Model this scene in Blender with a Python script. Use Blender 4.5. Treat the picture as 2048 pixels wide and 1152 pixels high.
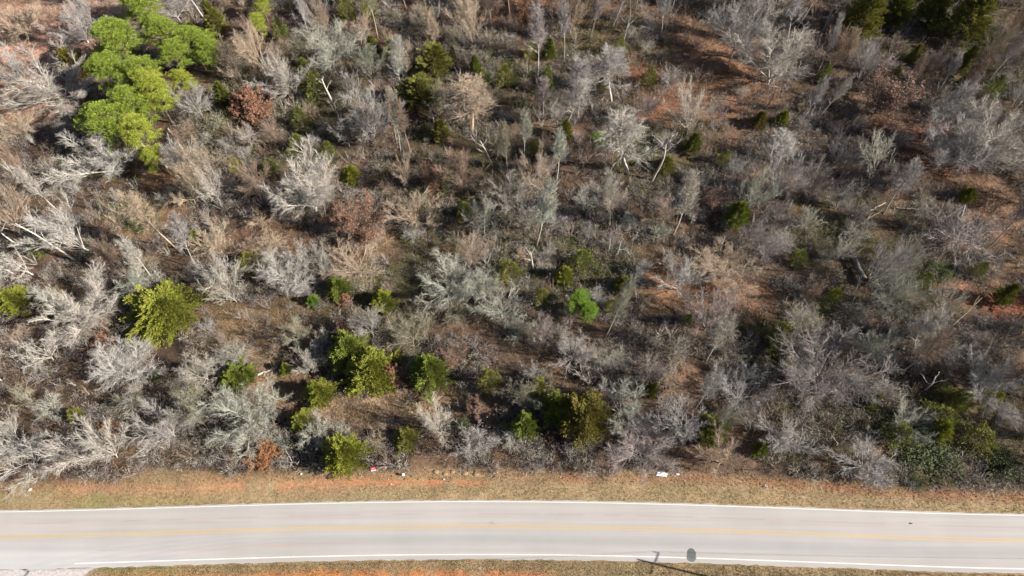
import bpy, math, random
import numpy as np
from mathutils import Vector, Matrix

# ------------------------------------------------------------------ camera, sky, sun, exposure
for o in list(bpy.data.objects): bpy.data.objects.remove(o)
SC = bpy.context.scene
COL = SC.collection
H = 100.0                                    # drone height in metres
PITCH = 60.0
cam_d = bpy.data.cameras.new('camera'); cam = bpy.data.objects.new('camera', cam_d); COL.objects.link(cam)
cam_d.sensor_width = 36; cam_d.lens = 24.0; cam_d.clip_start = 1; cam_d.clip_end = 5000
cam.location = (0, 0, H); cam.rotation_euler = (math.radians(90-PITCH), 0, 0)
SC.camera = cam
SUN_AZ, SUN_EL = math.radians(-13.5), math.radians(31)       # azimuth counted from +x
S = Vector((math.cos(SUN_AZ)*math.cos(SUN_EL), math.sin(SUN_AZ)*math.cos(SUN_EL), math.sin(SUN_EL)))
W = bpy.data.worlds.new('World'); SC.world = W; W.use_nodes = True
nt = W.node_tree; bg = nt.nodes['Background']
sky = nt.nodes.new('ShaderNodeTexSky'); sky.sky_type = 'NISHITA'; sky.sun_disc = False
sky.sun_elevation = SUN_EL; sky.sun_rotation = math.atan2(S.x, S.y)
nt.links.new(sky.outputs[0], bg.inputs[0]); bg.inputs[1].default_value = 0.05
ld = bpy.data.lights.new('sun', 'SUN'); ld.energy = 5.0; ld.angle = math.radians(0.5); ld.color = (1, .965, .905)
lo = bpy.data.objects.new('sun', ld); COL.objects.link(lo)
lo.rotation_mode = 'QUATERNION'; lo.rotation_quaternion = S.to_track_quat('Z', 'Y'); lo.location = S*200
SC.view_settings.view_transform = 'Standard'; SC.view_settings.look = 'None'
SC.view_settings.exposure = 1.52; SC.view_settings.gamma = 1.0
SC.render.engine = 'CYCLES'
SC.cycles.max_bounces = 5; SC.cycles.diffuse_bounces = 3; SC.cycles.transparent_max_bounces = 4

rng = np.random.default_rng(11)
R = random.Random(5)

# ------------------------------------------------------------------ helpers
FPX = 2048*24/36.0
SP, CP = math.sin(math.radians(PITCH)), math.cos(math.radians(PITCH))
def up(px, py, z=0.0):                        # photo point -> the place on the height z
    x = (px-1024)/FPX; y = (576-py)/FPX
    d = (x, CP+y*SP, -SP+y*CP); t = (H-z)/-d[2]
    return d[0]*t, d[1]*t
def proj(x, y, z=0.0):
    dz = z-H
    dep = y*CP-dz*SP; u = y*SP+dz*CP
    return 1024+FPX*x/dep, 576-FPX*u/dep, dep
def lin(c):
    c = np.asarray(c, float)/255
    return np.where(c <= .04045, c/12.92, ((c+.055)/1.055)**2.4)
def C(r, g, b, k=.43): return tuple(lin((r, g, b))*k)
def link(o, parent=None):
    COL.objects.link(o)
    if parent is not None: o.parent = parent
    return o
def tag(o, label=None, cat=None, group=None, kind=None):
    if label: o['label'] = label
    if cat: o['category'] = cat
    if group: o['group'] = group
    if kind: o['kind'] = kind
    return o
# lattice noise
_T = np.random.default_rng(3).random((256, 256))
def vnoise(x, y, s):
    x = np.asarray(x, float)/s+1000.3; y = np.asarray(y, float)/s+1000.7
    xi = np.floor(x).astype(int); yi = np.floor(y).astype(int); fx = x-xi; fy = y-yi
    fx = fx*fx*(3-2*fx); fy = fy*fy*(3-2*fy)
    g = lambda a, b: _T[a & 255, b & 255]
    return (g(xi, yi)*(1-fx)+g(xi+1, yi)*fx)*(1-fy)+(g(xi, yi+1)*(1-fx)+g(xi+1, yi+1)*fx)*fy
def fbm(x, y, s): return .5*vnoise(x, y, s)+.3*vnoise(x, y, s*.47)+.2*vnoise(x, y, s*.21)

def cent(x):                                  # centre line of the road
    x = np.asarray(x, float); c = np.clip(x, -80, 80)
    P = lambda v: 18.962-.005213*v-5.4403e-4*v**2+3.918e-7*v**3+4.386e-8*v**4
    D = lambda v: -.005213-2*5.4403e-4*v+3*3.918e-7*v**2+4*4.386e-8*v**3
    return P(c)+D(c)*(x-c)
def ground_h(x, y):
    x = np.asarray(x, float); y = np.asarray(y, float)
    d = y-cent(x)
    out = np.where(d > 0, d-3.8, -d-4.5)      # metres outside the asphalt
    r = np.clip(out/1.0, 0, 1)
    f = np.clip((out-2)/12, 0, 1)
    return -.12+.11*r*r+f*(1.6*(fbm(x, y, 26)-.5)+.5*(vnoise(x, y, 5)-.5))+.10*np.clip(out, 0, 1)*(vnoise(x, y, .9)-.5)

def mesh(name, V, F, mats=(), col=None, midx=None, smooth=False):
    """V (n,3); F list of int arrays (m,k) with k fixed inside each array"""
    me = bpy.data.meshes.new(name)
    V = np.ascontiguousarray(V, dtype=np.float32)
    me.vertices.add(len(V)); me.vertices.foreach_set('co', V.ravel())
    F = [f for f in F if len(f)]
    loops = np.concatenate([f.ravel() for f in F]).astype(np.int32)
    tot = np.concatenate([np.full(len(f), f.shape[1]) for f in F]).astype(np.int32)
    st = np.concatenate([[0], np.cumsum(tot)[:-1]]).astype(np.int32)
    me.loops.add(len(loops)); me.loops.foreach_set('vertex_index', loops)
    me.polygons.add(len(tot)); me.polygons.foreach_set('loop_start', st)
    try: me.polygons.foreach_set('loop_total', tot)
    except Exception: pass
    if midx is not None: me.polygons.foreach_set('material_index', np.asarray(midx, np.int32))
    me.polygons.foreach_set('use_smooth', np.full(len(tot), smooth, dtype=bool))
    for m in mats: me.materials.append(m)
    if col is not None:
        a = me.color_attributes.new('tint', 'FLOAT_COLOR', 'POINT')
        c = np.ones((len(V), 4), np.float32); c[:, :3] = col; a.data.foreach_set('color', c.ravel())
    me.update(); me.validate()
    return me

class Tubes:
    """collects polylines and turns them into tapered tubes"""
    def __init__(s): s.g = {}
    def add(s, pts, radii, n=3): s.g.setdefault((len(pts), n), []).append((pts, radii))
    def arrays(s):
        Vs, Fs, base = [], [], 0
        for (k, n), L in s.g.items():
            P = np.array([[tuple(p) for p in l[0]] for l in L], float); r = np.array([l[1] for l in L], float)
            N = len(L)
            T = np.gradient(P, axis=1) if k > 2 else np.repeat((P[:, 1:]-P[:, :1]), 2, axis=1)
            T /= np.linalg.norm(T, axis=2, keepdims=True)+1e-9
            ref = np.zeros((N, 1, 3)); m = np.abs(T[:, :1, 2:3]) < .8
            ref[..., 2:3] = m; ref[..., 0:1] = ~m
            A = np.cross(T, np.repeat(ref, k, 1)); A /= np.linalg.norm(A, axis=2, keepdims=True)+1e-9
            B = np.cross(T, A)
            th = np.arange(n)*2*math.pi/n
            ring = P[:, :, None, :]+r[:, :, None, None]*(A[:, :, None, :]*np.cos(th)[None, None, :, None]+B[:, :, None, :]*np.sin(th)[None, None, :, None])
            Vs.append(ring.reshape(-1, 3))
            idx = base+np.arange(N*k*n).reshape(N, k, n); nx = np.roll(idx, -1, axis=2)
            q = np.stack([idx[:, :-1], nx[:, :-1], nx[:, 1:], idx[:, 1:]], -1).reshape(-1, 4)
            Fs.append(q)
            base += N*k*n
        return np.concatenate(Vs), Fs
    def mesh(s, name, mats, smooth=False, extra=None):
        V, F = s.arrays()
        mi = None
        if extra is not None:
            mi = np.concatenate([np.zeros(sum(len(f) for f in F)), np.ones(sum(len(f) for f in extra[1]))])
            F = F+[f+len(V) for f in extra[1]]; V = np.concatenate([V, extra[0]])
        return mesh(name, V, F, mats, smooth=smooth, midx=mi)

def ribbons(A, D, L, w, rr, bend=.35, sag=0.0):
    """thin crooked two-piece twigs starting at A along D"""
    n = len(A); D = unit(D); L = L[:, None]; M_ = A+D*L*.5; D2 = unit(D+rr.normal(0, bend, (n, 3))+np.array([0, 0, sag])); E = M_+D2*L*.5
    s_ = unit(np.cross(D, rr.normal(size=(n, 3))))*w[:, None]
    V = np.stack([A-s_, A+s_, M_+s_*.8, M_-s_*.8, E], 1).reshape(-1, 3); b = np.arange(n)[:, None]*5
    return V, [b+np.array([0, 1, 2, 3]), b+np.array([3, 2, 4])]
def unit(v): return v/(np.linalg.norm(v, axis=-1, keepdims=True)+1e-9)
def leaf_quads(Cn, D, L, Wd, rnd=None):
    """rhombic leaves at Cn along D with length L and width Wd"""
    n = len(Cn); rnd = rnd or rng
    D = unit(D); side = unit(np.cross(D, rnd.normal(size=(n, 3))))
    L = np.broadcast_to(L, (n,))[:, None]; Wd = np.broadcast_to(Wd, (n,))[:, None]
    V = np.stack([Cn, Cn+D*L*.5+side*Wd*.5, Cn+D*L, Cn+D*L*.5-side*Wd*.5], 1)
    return V.reshape(-1, 3), np.arange(4*n).reshape(n, 4)

# ------------------------------------------------------------------ materials
def newmat(name, rough=.9):
    m = bpy.data.materials.new(name); m.use_nodes = True
    b = m.node_tree.nodes['Principled BSDF']; b.inputs['Roughness'].default_value = rough
    b.inputs['Specular IOR Level'].default_value = .2
    return m, m.node_tree, b
def noise_node(t, scale, detail=4, coord='Object', rough=.6):
    tc = t.nodes.new('ShaderNodeTexCoord'); n = t.nodes.new('ShaderNodeTexNoise')
    n.inputs['Scale'].default_value = scale; n.inputs['Detail'].default_value = detail; n.inputs['Roughness'].default_value = rough
    t.links.new(tc.outputs[coord], n.inputs['Vector']); return n
def mulcol(t, a, b_out, lo, hi):
    """multiply colour a with a grey ramp lo..hi driven by b_out"""
    mr = t.nodes.new('ShaderNodeMapRange'); mr.inputs['From Min'].default_value = .3; mr.inputs['From Max'].default_value = .7
    mr.inputs['To Min'].default_value = lo; mr.inputs['To Max'].default_value = hi
    t.links.new(b_out, mr.inputs['Value'])
    mx = t.nodes.new('ShaderNodeMix'); mx.data_type = 'RGBA'; mx.blend_type = 'MULTIPLY'; mx.inputs[0].default_value = 1
    t.links.new(a, mx.inputs[6]); t.links.new(mr.outputs[0], mx.inputs[7]); return mx.outputs[2]
def objcol_mat(name, scale, lo, hi, rough=.9, transl=0):
    m, t, b = newmat(name, rough)
    oi = t.nodes.new('ShaderNodeObjectInfo'); n = noise_node(t, scale)
    c = mulcol(t, oi.outputs['Color'], n.outputs['Fac'], lo, hi)
    t.links.new(c, b.inputs['Base Color'])
    if transl:
        tr = t.nodes.new('ShaderNodeBsdfTranslucent'); mx = t.nodes.new('ShaderNodeMixShader'); mx.inputs[0].default_value = transl
        t.links.new(c, tr.inputs[0]); t.links.new(b.outputs[0], mx.inputs[1]); t.links.new(tr.outputs[0], mx.inputs[2])
        t.links.new(mx.outputs[0], t.nodes['Material Output'].inputs[0])
    return m
def attr_mat(name, scale=3, lo=.7, hi=1.3, rough=.95, transl=0, bump=0, bscale=8):
    m, t, b = newmat(name, rough)
    a = t.nodes.new('ShaderNodeAttribute'); a.attribute_name = 'tint'; n = noise_node(t, scale, 6)
    c = mulcol(t, a.outputs['Color'], n.outputs['Fac'], lo, hi)
    t.links.new(c, b.inputs['Base Color'])
    if bump:
        n2 = noise_node(t, bscale, 8, rough=.75); bp = t.nodes.new('ShaderNodeBump'); bp.inputs['Strength'].default_value = 1
        bp.inputs['Distance'].default_value = bump
        t.links.new(n2.outputs['Fac'], bp.inputs['Height']); t.links.new(bp.outputs[0], b.inputs['Normal'])
    if transl:
        tr = t.nodes.new('ShaderNodeBsdfTranslucent'); mx = t.nodes.new('ShaderNodeMixShader'); mx.inputs[0].default_value = transl
        t.links.new(c, tr.inputs[0]); t.links.new(b.outputs[0], mx.inputs[1]); t.links.new(tr.outputs[0], mx.inputs[2])
        t.links.new(mx.outputs[0], t.nodes['Material Output'].inputs[0])
    return m
def flat_mat(name, c, rough=.8, scale=6, lo=.85, hi=1.1, metal=0):
    m, t, b = newmat(name, rough)
    n = noise_node(t, scale); rgb = t.nodes.new('ShaderNodeRGB'); rgb.outputs[0].default_value = (*c, 1)
    t.links.new(mulcol(t, rgb.outputs[0], n.outputs['Fac'], lo, hi), b.inputs['Base Color'])
    b.inputs['Metallic'].default_value = metal
    return m
M_twig = objcol_mat('twig_bark', 1.6, .5, 1.1)
M_limb = objcol_mat('limb_bark', 1.6, .72, 1.35)
M_bark = objcol_mat('trunk_bark', 3.5, .7, 1.45)
M_needle = objcol_mat('needles', 1.7, .55, 1.4, .8, .2)
M_leaf = objcol_mat('dead_leaves', 2.5, .6, 1.35, .85, .2)
M_brush = attr_mat('brush_stems', 1.2, .7, 1.3)
M_grass = attr_mat('dry_grass', .5, .8, 1.2, transl=.15)
M_litter = attr_mat('leaf_litter', 2, .8, 1.2)

# ------------------------------------------------------------------ zones of the ground (centres and radii given where they lie in the photo)
def ell(x, y, cx, cy, rx, ry, soft=.35, wob=.5):
    gx, gy = up(cx, cy); _, _, dep = proj(gx, gy); k = dep/FPX
    ax = rx*k; y2 = up(cx, cy-ry)[1]; y1 = up(cx, cy+ry)[1]; ay = (y2-y1)/2; gy = (y1+y2)/2
    d = np.sqrt(((x-gx)/ax)**2+((y-gy)/ay)**2)+wob*(fbm(x, y, max(2.5, ax*.5))-.5)*1.4
    return np.clip((1+soft-d)/(2*soft), 0, 1)
CLEAR = [  # cx, cy, rx, ry, colour, strength
 (60, 70, 130, 110, (212, 165, 140), 1), (40, 190, 120, 60, (205, 158, 132), 1), (230, 20, 130, 40, (208, 172, 148), .9),
 (1430, 160, 130, 90, (170, 124, 92), .9), (1340, 215, 80, 40, (170, 120, 90), .9), (1060, 10, 60, 30, (180, 120, 85), .8),
 (560, 480, 90, 35, (138, 104, 78), .7), (700, 500, 140, 40, (150, 116, 88), .6), (1990, 430, 60, 70, (164, 122, 90), .8), (1930, 590, 50, 22, (208, 136, 92), .9), (2010, 610, 50, 30, (184, 108, 78), .8),
 (1850, 250, 90, 40, (150, 98, 70), .6), (1830, 330, 100, 30, (160, 105, 72), .8), (1510, 600, 45, 40, (186, 136, 102), .8), (1400, 570, 90, 50, (180, 125, 90), .7),
 (800, 815, 170, 28, (204, 172, 138), 1), (540, 690, 110, 50, (188, 156, 124), .7), (560, 780, 70, 45, (190, 150, 118), 1), (450, 640, 90, 40, (180, 146, 112), .6),
 (280, 440, 90, 40, (190, 150, 110), .7), (600, 640, 100, 40, (172, 146, 114), .55), (330, 345, 60, 40, (180, 135, 100), .7),
 (1390, 760, 40, 25, (170, 130, 102), .7), (1180, 20, 200, 60, (165, 112, 82), .5), (1250, 130, 60, 60, (170, 112, 80), .6), (770, 560, 80, 40, (120, 118, 70), .6),
 (900, 480, 50, 30, (190, 150, 110), .6), (460, 70, 50, 40, (180, 120, 85), .6)]
GREEN = [(630, 240, 70, 120), (560, 320, 80, 50), (1150, 540, 140, 60), (1850, 850, 230, 70), (740, 610, 110, 60), (470, 760, 80, 50), (1700, 470, 110, 70),
 (820, 500, 70, 40), (1330, 300, 90, 80), (1940, 80, 130, 120), (270, 420, 60, 30), (230, 330, 90, 30), (450, 220, 60, 80), (1220, 80, 120, 60), (1560, 680, 80, 60), (1800, 560, 120, 60), (930, 330, 120, 80), (1020, 170, 80, 60)]
def treeline(px): return np.interp(px, [-400, 0, 250, 330, 450, 700, 1000, 1200, 1400, 1600, 1750, 2048, 2500], [965, 964, 960, 940, 948, 938, 940, 948, 945, 960, 972, 984, 990])
def masks(x, y):
    px, py, _ = proj(x, y)
    clear = np.zeros_like(x)
    for cx, cy, rx, ry, c, s in CLEAR: clear = np.maximum(clear, s*ell(x, y, cx, cy, rx, ry))
    green = np.zeros_like(x)
    for cx, cy, rx, ry in GREEN: green = np.maximum(green, ell(x, y, cx, cy, rx, ry, .6, .9))
    forest = np.clip((treeline(px)+6-py)/14+1.2*(fbm(x, y, 3)-.5), 0, 1)
    return clear, green, forest

def ground_color(x, y):
    px, py, _ = proj(x, y)
    n1 = fbm(x, y, 14); n2 = fbm(x+200, y, 5); n3 = vnoise(x, y, .7); n4 = vnoise(x+50, y+9, 2.2)
    w = lambda a, b, t: a*(1-t[..., None])+b*t[..., None]
    L = lambda r, g, b: np.array(C(r, g, b))
    base = w(np.broadcast_to(L(118, 96, 78), x.shape+(3,)), L(150, 120, 93), np.clip(n1*2-.5, 0, 1))
    base = w(base, L(84, 72, 62), np.clip(n2*2.4-1.0, 0, 1)*.8)
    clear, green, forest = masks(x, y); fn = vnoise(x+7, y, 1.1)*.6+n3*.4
    base = base*(1-.6*np.clip(4.2*fbm(x, y, 4)-1.2, 0, 1)*(1-clear*.7))[..., None]      # shade in the gaps under the brush, painted into the soil colour
    base = w(base, L(98, 98, 58), green*.5*np.clip(n4*1.6, 0, 1))
    for cx, cy, rx, ry, c, s in CLEAR: base = w(base, L(*c), s*ell(x, y, cx, cy, rx, ry)*np.clip(n4*.9+fn*1.2-.35, 0, 1))
    grass = w(np.broadcast_to(L(198, 168, 127), x.shape+(3,)), L(168, 146, 106), n4)
    # leafy brown fringe at the tree line
    fr = np.clip(1-np.abs(py-treeline(px)-9)/20, 0, 1)*np.clip(n2*2.2-.4, 0, 1)
    grass = w(grass, L(176, 124, 92), fr*np.where(px > 900, 1, .6))
    # green tinge by the left road side
    grass = w(grass, L(160, 155, 96), np.exp(-((px-230)/130)**2)*np.clip((py-975)/15, 0, 1)*n2)
    out = w(grass, base, forest)
    # bare clay: a long streak by the tree line and the bank across the road
    d = y-cent(x)
    def streak(x0, x1, d0, sd, amp, c, o):
        m = np.clip(amp*np.exp(-((d-d0-.5*(n2-.5))/sd)**2)*np.clip((px-x0)/60, 0, 1)*np.clip((x1-px)/60, 0, 1)*np.clip(n4*1.5+n2*1.2+fn*1.6-1.35, 0, 1), 0, 1)
        return w(o, L(*c), m)
    out = streak(420, 1000, 6.2, .45, 1.5, (216, 148, 104), out)
    out = streak(100, 720, 6.0, 1.1, .8, (212, 162, 122), out)
    out = streak(230, 1130, -6.9, .9, 1.7, (224, 144, 96), out)
    out = streak(480, 900, -6.6, .9, 1.4, (230, 152, 92), out)
    out = streak(150, 420, -6.2, .8, 1.1, (226, 160, 100), out)
    out = w(out, L(214, 190, 178), np.clip((220-px)/60, 0, 1)*np.clip((-d-4.4)/.6, 0, 1)*.8)
    # everything far outside the picture: plain dry woodland floor
    n5 = vnoise(x+31, y-5, .55)*.5+vnoise(x-11, y+25, 1.7)*.5
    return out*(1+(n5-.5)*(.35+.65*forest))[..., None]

def axis(lo, hi, step, far):
    a = np.arange(lo, hi+step, step); o = [a]; s = step; e = hi; ext = []
    while e < far: s *= 1.35; e += s; ext.append(e)
    b = []; s = step; e = lo
    while e > -far: s *= 1.35; e -= s; b.append(e)
    return np.concatenate([b[::-1], a, ext])
gx = axis(-125, 125, .5, 2500); gy = axis(6, 148, .42, 2500)
GX, GY = np.meshgrid(gx, gy); ny, nx = GX.shape
GZ = ground_h(GX, GY)
V = np.stack([GX, GY, GZ], -1).reshape(-1, 3)
I = np.arange(nx*ny).reshape(ny, nx)
F = np.stack([I[:-1, :-1], I[:-1, 1:], I[1:, 1:], I[1:, :-1]], -1).reshape(-1, 4)
M_ground = attr_mat('ground_soil', 2.2, .72, 1.28, bump=.12, bscale=4)
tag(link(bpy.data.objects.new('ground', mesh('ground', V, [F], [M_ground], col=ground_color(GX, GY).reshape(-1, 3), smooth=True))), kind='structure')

# ------------------------------------------------------------------ road
def road_mat():
    m, t, b = newmat('worn_asphalt', .85)
    tc = t.nodes.new('ShaderNodeTexCoord')
    mp = t.nodes.new('ShaderNodeMapping'); mp.inputs['Scale'].default_value = (.035, 1.6, 1); t.links.new(tc.outputs['Object'], mp.inputs[0])
    n = t.nodes.new('ShaderNodeTexNoise'); n.inputs['Scale'].default_value = 1; n.inputs['Detail'].default_value = 5; t.links.new(mp.outputs[0], n.inputs['Vector'])
    n2 = noise_node(t, 14, 3); n3 = noise_node(t, .12, 4)
    a = t.nodes.new('ShaderNodeAttribute'); a.attribute_name = 'tint'
    c = mulcol(t, a.outputs['Color'], n.outputs['Fac'], .94, 1.04); c = mulcol(t, c, n2.outputs['Fac'], .93, 1.06); c = mulcol(t, c, n3.outputs['Fac'], .94, 1.05)
    t.links.new(c, b.inputs['Base Color']); return m
rx = np.concatenate([np.arange(-900, -100, 20), np.arange(-100, 100, .5), np.arange(100, 901, 20)])
ro = np.arange(-4.35, 3.741, .09)
RX, RO = np.meshgrid(rx, ro); RY = cent(RX)+RO
edge_j = np.where((RO == ro[0]), -.25*(vnoise(RX, RX*0, .8)-.5), 0)+np.where((RO == ro[-1]), .15*(vnoise(RX, RX*0+9, .8)-.5), 0)
rc = np.zeros(RX.shape+(3,)); rc[:] = np.array(C(219, 210, 201, .385))
def wmix(c, m): 
    global rc
    rc = rc*(1-m[..., None])+np.array(c)*m[..., None]
wmix(C(198, 195, 193, .385), .55*np.exp(-((RO+1.7)/1.0)**2))                 # greyer lane near the camera
wmix(C(222, 208, 200, .385), .5*np.exp(-((RO-1.6)/.8)**2))
for o_, s_ in ((-.85, .28), (-2.7, .28), (.85, .28), (2.6, .28)): wmix(C(226, 220, 216, .385), .3*np.exp(-((RO-o_)/s_)**2))
wmix(C(170, 166, 164, .385), .30*np.exp(-((RO-1.75)/.07)**2)*(vnoise(RX, RX*0, 2.5) > .45))    # thin lane seam
wmix(C(236, 190, 160, .385), .35*np.exp(-((RO+2.35-.012*(RX+45)-.0)/.22)**2)*np.clip((RX+60)/12, 0, 1)*np.clip((-20-RX)/14, 0, 1))   # red dust dragged from the drive
wmix(C(232, 226, 222, .385), np.clip((-38-RX)/25, 0, 1)*np.clip((-RO-.4)/2, 0, 1)*.9)          # pale gravel dust near the drive
# curved dusty tyre tracks that sweep out of the drive
for k in range(9):
    x0 = -70+k*2.1; rad = 16+k*1.5
    curve = -4.4+4.6*(1-np.exp(-np.clip(RX-x0, 0, 99)/rad))
    wmix(C(*((206, 198, 196) if k % 2 else (238, 228, 222)), .385), .16*np.exp(-((RO-curve)/.12)**2)*(RX > x0)*np.clip((-20-RX)/20, 0, 1))
V = np.stack([RX, RY+edge_j, np.full_like(RX, 0.0)], -1).reshape(-1, 3); ny, nx = RX.shape; I = np.arange(nx*ny).reshape(ny, nx)
F = np.stack([I[:-1, :-1], I[:-1, 1:], I[1:, 1:], I[1:, :-1]], -1).reshape(-1, 4)
tag(link(bpy.data.objects.new('road', mesh('road', V, [F], [road_mat()], col=rc.reshape(-1, 3)))), kind='structure')
def stripe(name, off, w, mat, xa=-900, xb=900, z=.004):
    xs = rx[(rx >= xa) & (rx <= xb)]; n = len(xs); wj = w*(.9+.2*vnoise(xs, xs*0+off*7, 1.1))
    y = cent(xs)+off
    V = np.concatenate([np.stack([xs, y-wj/2, np.full(n, z)], 1), np.stack([xs, y+wj/2, np.full(n, z)], 1)])
    i = np.arange(n-1); F = np.stack([i, i+1, n+i+1, n+i], 1)
    tag(link(bpy.data.objects.new(name, mesh(name, V, [F], [mat]))), kind='structure')
M_white = flat_mat('white_road_paint', (.47, .45, .42), .7, 3, .82, 1.05)
M_yell = flat_mat('yellow_road_paint', C(246, 210, 145, .385), .7, 3, .92, 1.05)
stripe('road_edge_line', 3.42, .11, M_white); stripe('road_edge_line', -3.71, .15, M_white, xa=-60)
stripe('road_centre_line', .17, .125, M_yell); stripe('road_centre_line', -.17, .125, M_yell)

def sheet(name, pts, z, mat, sub=None):
    V = np.array([(x, y, z) for x, y in pts]); return mesh(name, V, [np.arange(len(pts))[None]], [mat])
# gravel drive that joins the road at lower left
top = [up(px, 0) for px in ()]
xs = np.arange(-130, -56.9, .4)
yt = cent(xs)-4.35+.0
m_gr, t_, b_ = newmat('pale_gravel', .95)
n_ = noise_node(t_, 3, 10, rough=.8); cr = t_.nodes.new('ShaderNodeValToRGB'); cr.color_ramp.elements[0].position = .30; cr.color_ramp.elements[1].position = .62
cr.color_ramp.elements[0].color = (*C(188, 164, 150, .4), 1); cr.color_ramp.elements[1].color = (*C(246, 238, 232, .44), 1)
t_.links.new(n_.outputs['Fac'], cr.inputs[0]); t_.links.new(cr.outputs[0], b_.inputs['Base Color'])
bp = t_.nodes.new('ShaderNodeBump'); bp.inputs['Distance'].default_value = .04; t_.links.new(n_.outputs['Fac'], bp.inputs['Height']); t_.links.new(bp.outputs[0], b_.inputs['Normal'])
depth = np.clip((-57.5-xs)*1.1, 0.05, 30)+.6*(vnoise(xs, xs*0, 1.3)-.5)
depth = np.maximum(depth, .05)
rows = np.linspace(0, 1, 24)
V = np.array([(x, t-d*r, max(.0, float(ground_h(x, t-d*r))+.0)+.012 if r > 0 else -.004) for r in rows for x, t, d in zip(xs, yt, depth)])
n = len(xs); I = np.arange(n*24).reshape(24, n); F = np.stack([I[:-1, :-1], I[:-1, 1:], I[1:, 1:], I[1:, :-1]], -1).reshape(-1, 4)
tag(link(bpy.data.objects.new('driveway', mesh('driveway', V, [F], [m_gr], smooth=True))), kind='structure')

# round tar patch on the near edge line (two overlapping blobs)
M_tar = flat_mat('grey_tar', C(132, 133, 132), .8, 5, .8, 1.15)
pc = up(1383, 1110)
root = link(bpy.data.objects.new('tar_patch', None)); root.location = (pc[0], pc[1], .008)
tag(root, 'round grey tar patch of two overlapping discs on the near white edge line', 'tar patch')
for nm, dx, dy, ax, ay, z in (('lower_disc', -.06, -.28, .66, .62, 0), ('upper_disc', .03, .22, .60, .66, .004)):
    th = np.linspace(0, 2*math.pi, 48, endpoint=False); rr = 1+.08*(vnoise(np.cos(th)*2+ax, np.sin(th)*2, .8)-.5)
    bot = np.stack([dx+ax*rr*np.cos(th), dy+ay*rr*np.sin(th), np.full(48, z)], 1)
    link(bpy.data.objects.new(nm, mesh(nm, bot, [np.arange(48)[None]], [M_tar if z == 0 else flat_mat('dark_grey_tar', C(118, 120, 120), .8, 5, .8, 1.15)])), root)

# ------------------------------------------------------------------ tree generators
def perp(d, rr):
    while True:
        v = Vector((rr.uniform(-1, 1), rr.uniform(-1, 1), rr.uniform(-1, 1)))
        v = v-d*v.dot(d)
        if v.length > .15: return v.normalized()
def poly(p, d, L, n, wob, trop, rr):
    pts = [p.copy()]; d = d.copy(); q = p.copy(); dirs = [d.copy()]
    for i in range(n):
        d = d+Vector((rr.gauss(0, wob), rr.gauss(0, wob), rr.gauss(0, wob)+trop)); d.normalize()
        q = q+d*(L/n); pts.append(q.copy()); dirs.append(d.copy())
    return pts, dirs
def sub(T, pts, dirs, L, r, lev, spec, rr):
    """children along a polyline; spec[lev] = (count, ratio, angle_lo, angle_hi, segs, wobble, tropism, first)"""
    if lev >= len(spec)-1:
        FINE.append((pts, dirs, L, spec[-1])); return
    cnt, ratio, a0, a1, segs, wob, trop, first = spec[lev]
    n = len(pts)-1
    for k in range(cnt):
        t = first+(1-first)*((k+rr.random())/cnt)
        i = min(int(t*n), n-1); f = t*n-i
        p = pts[i].lerp(pts[i+1], f); d = dirs[i+1]
        a = math.radians(rr.uniform(a0, a1)); v = d*math.cos(a)+perp(d, rr)*math.sin(a)
        l = L*ratio*rr.uniform(.65, 1.25)*(1.15-.55*t)
        rad = max(r*(.55-.2*t), .016)
        P, D = poly(p, v, l, segs, wob, trop, rr)
        rt = max(rad*.4, .008)
        T.add(P, [rad+(rt-rad)*(j/segs) for j in range(segs+1)], 4 if lev < 1 else 3)
        sub(T, P, D, l, rad, lev+1, spec, rr)
FINE = []
TWIG = (13, .66, 14, 44, 2, .15, .04, .12)
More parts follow.
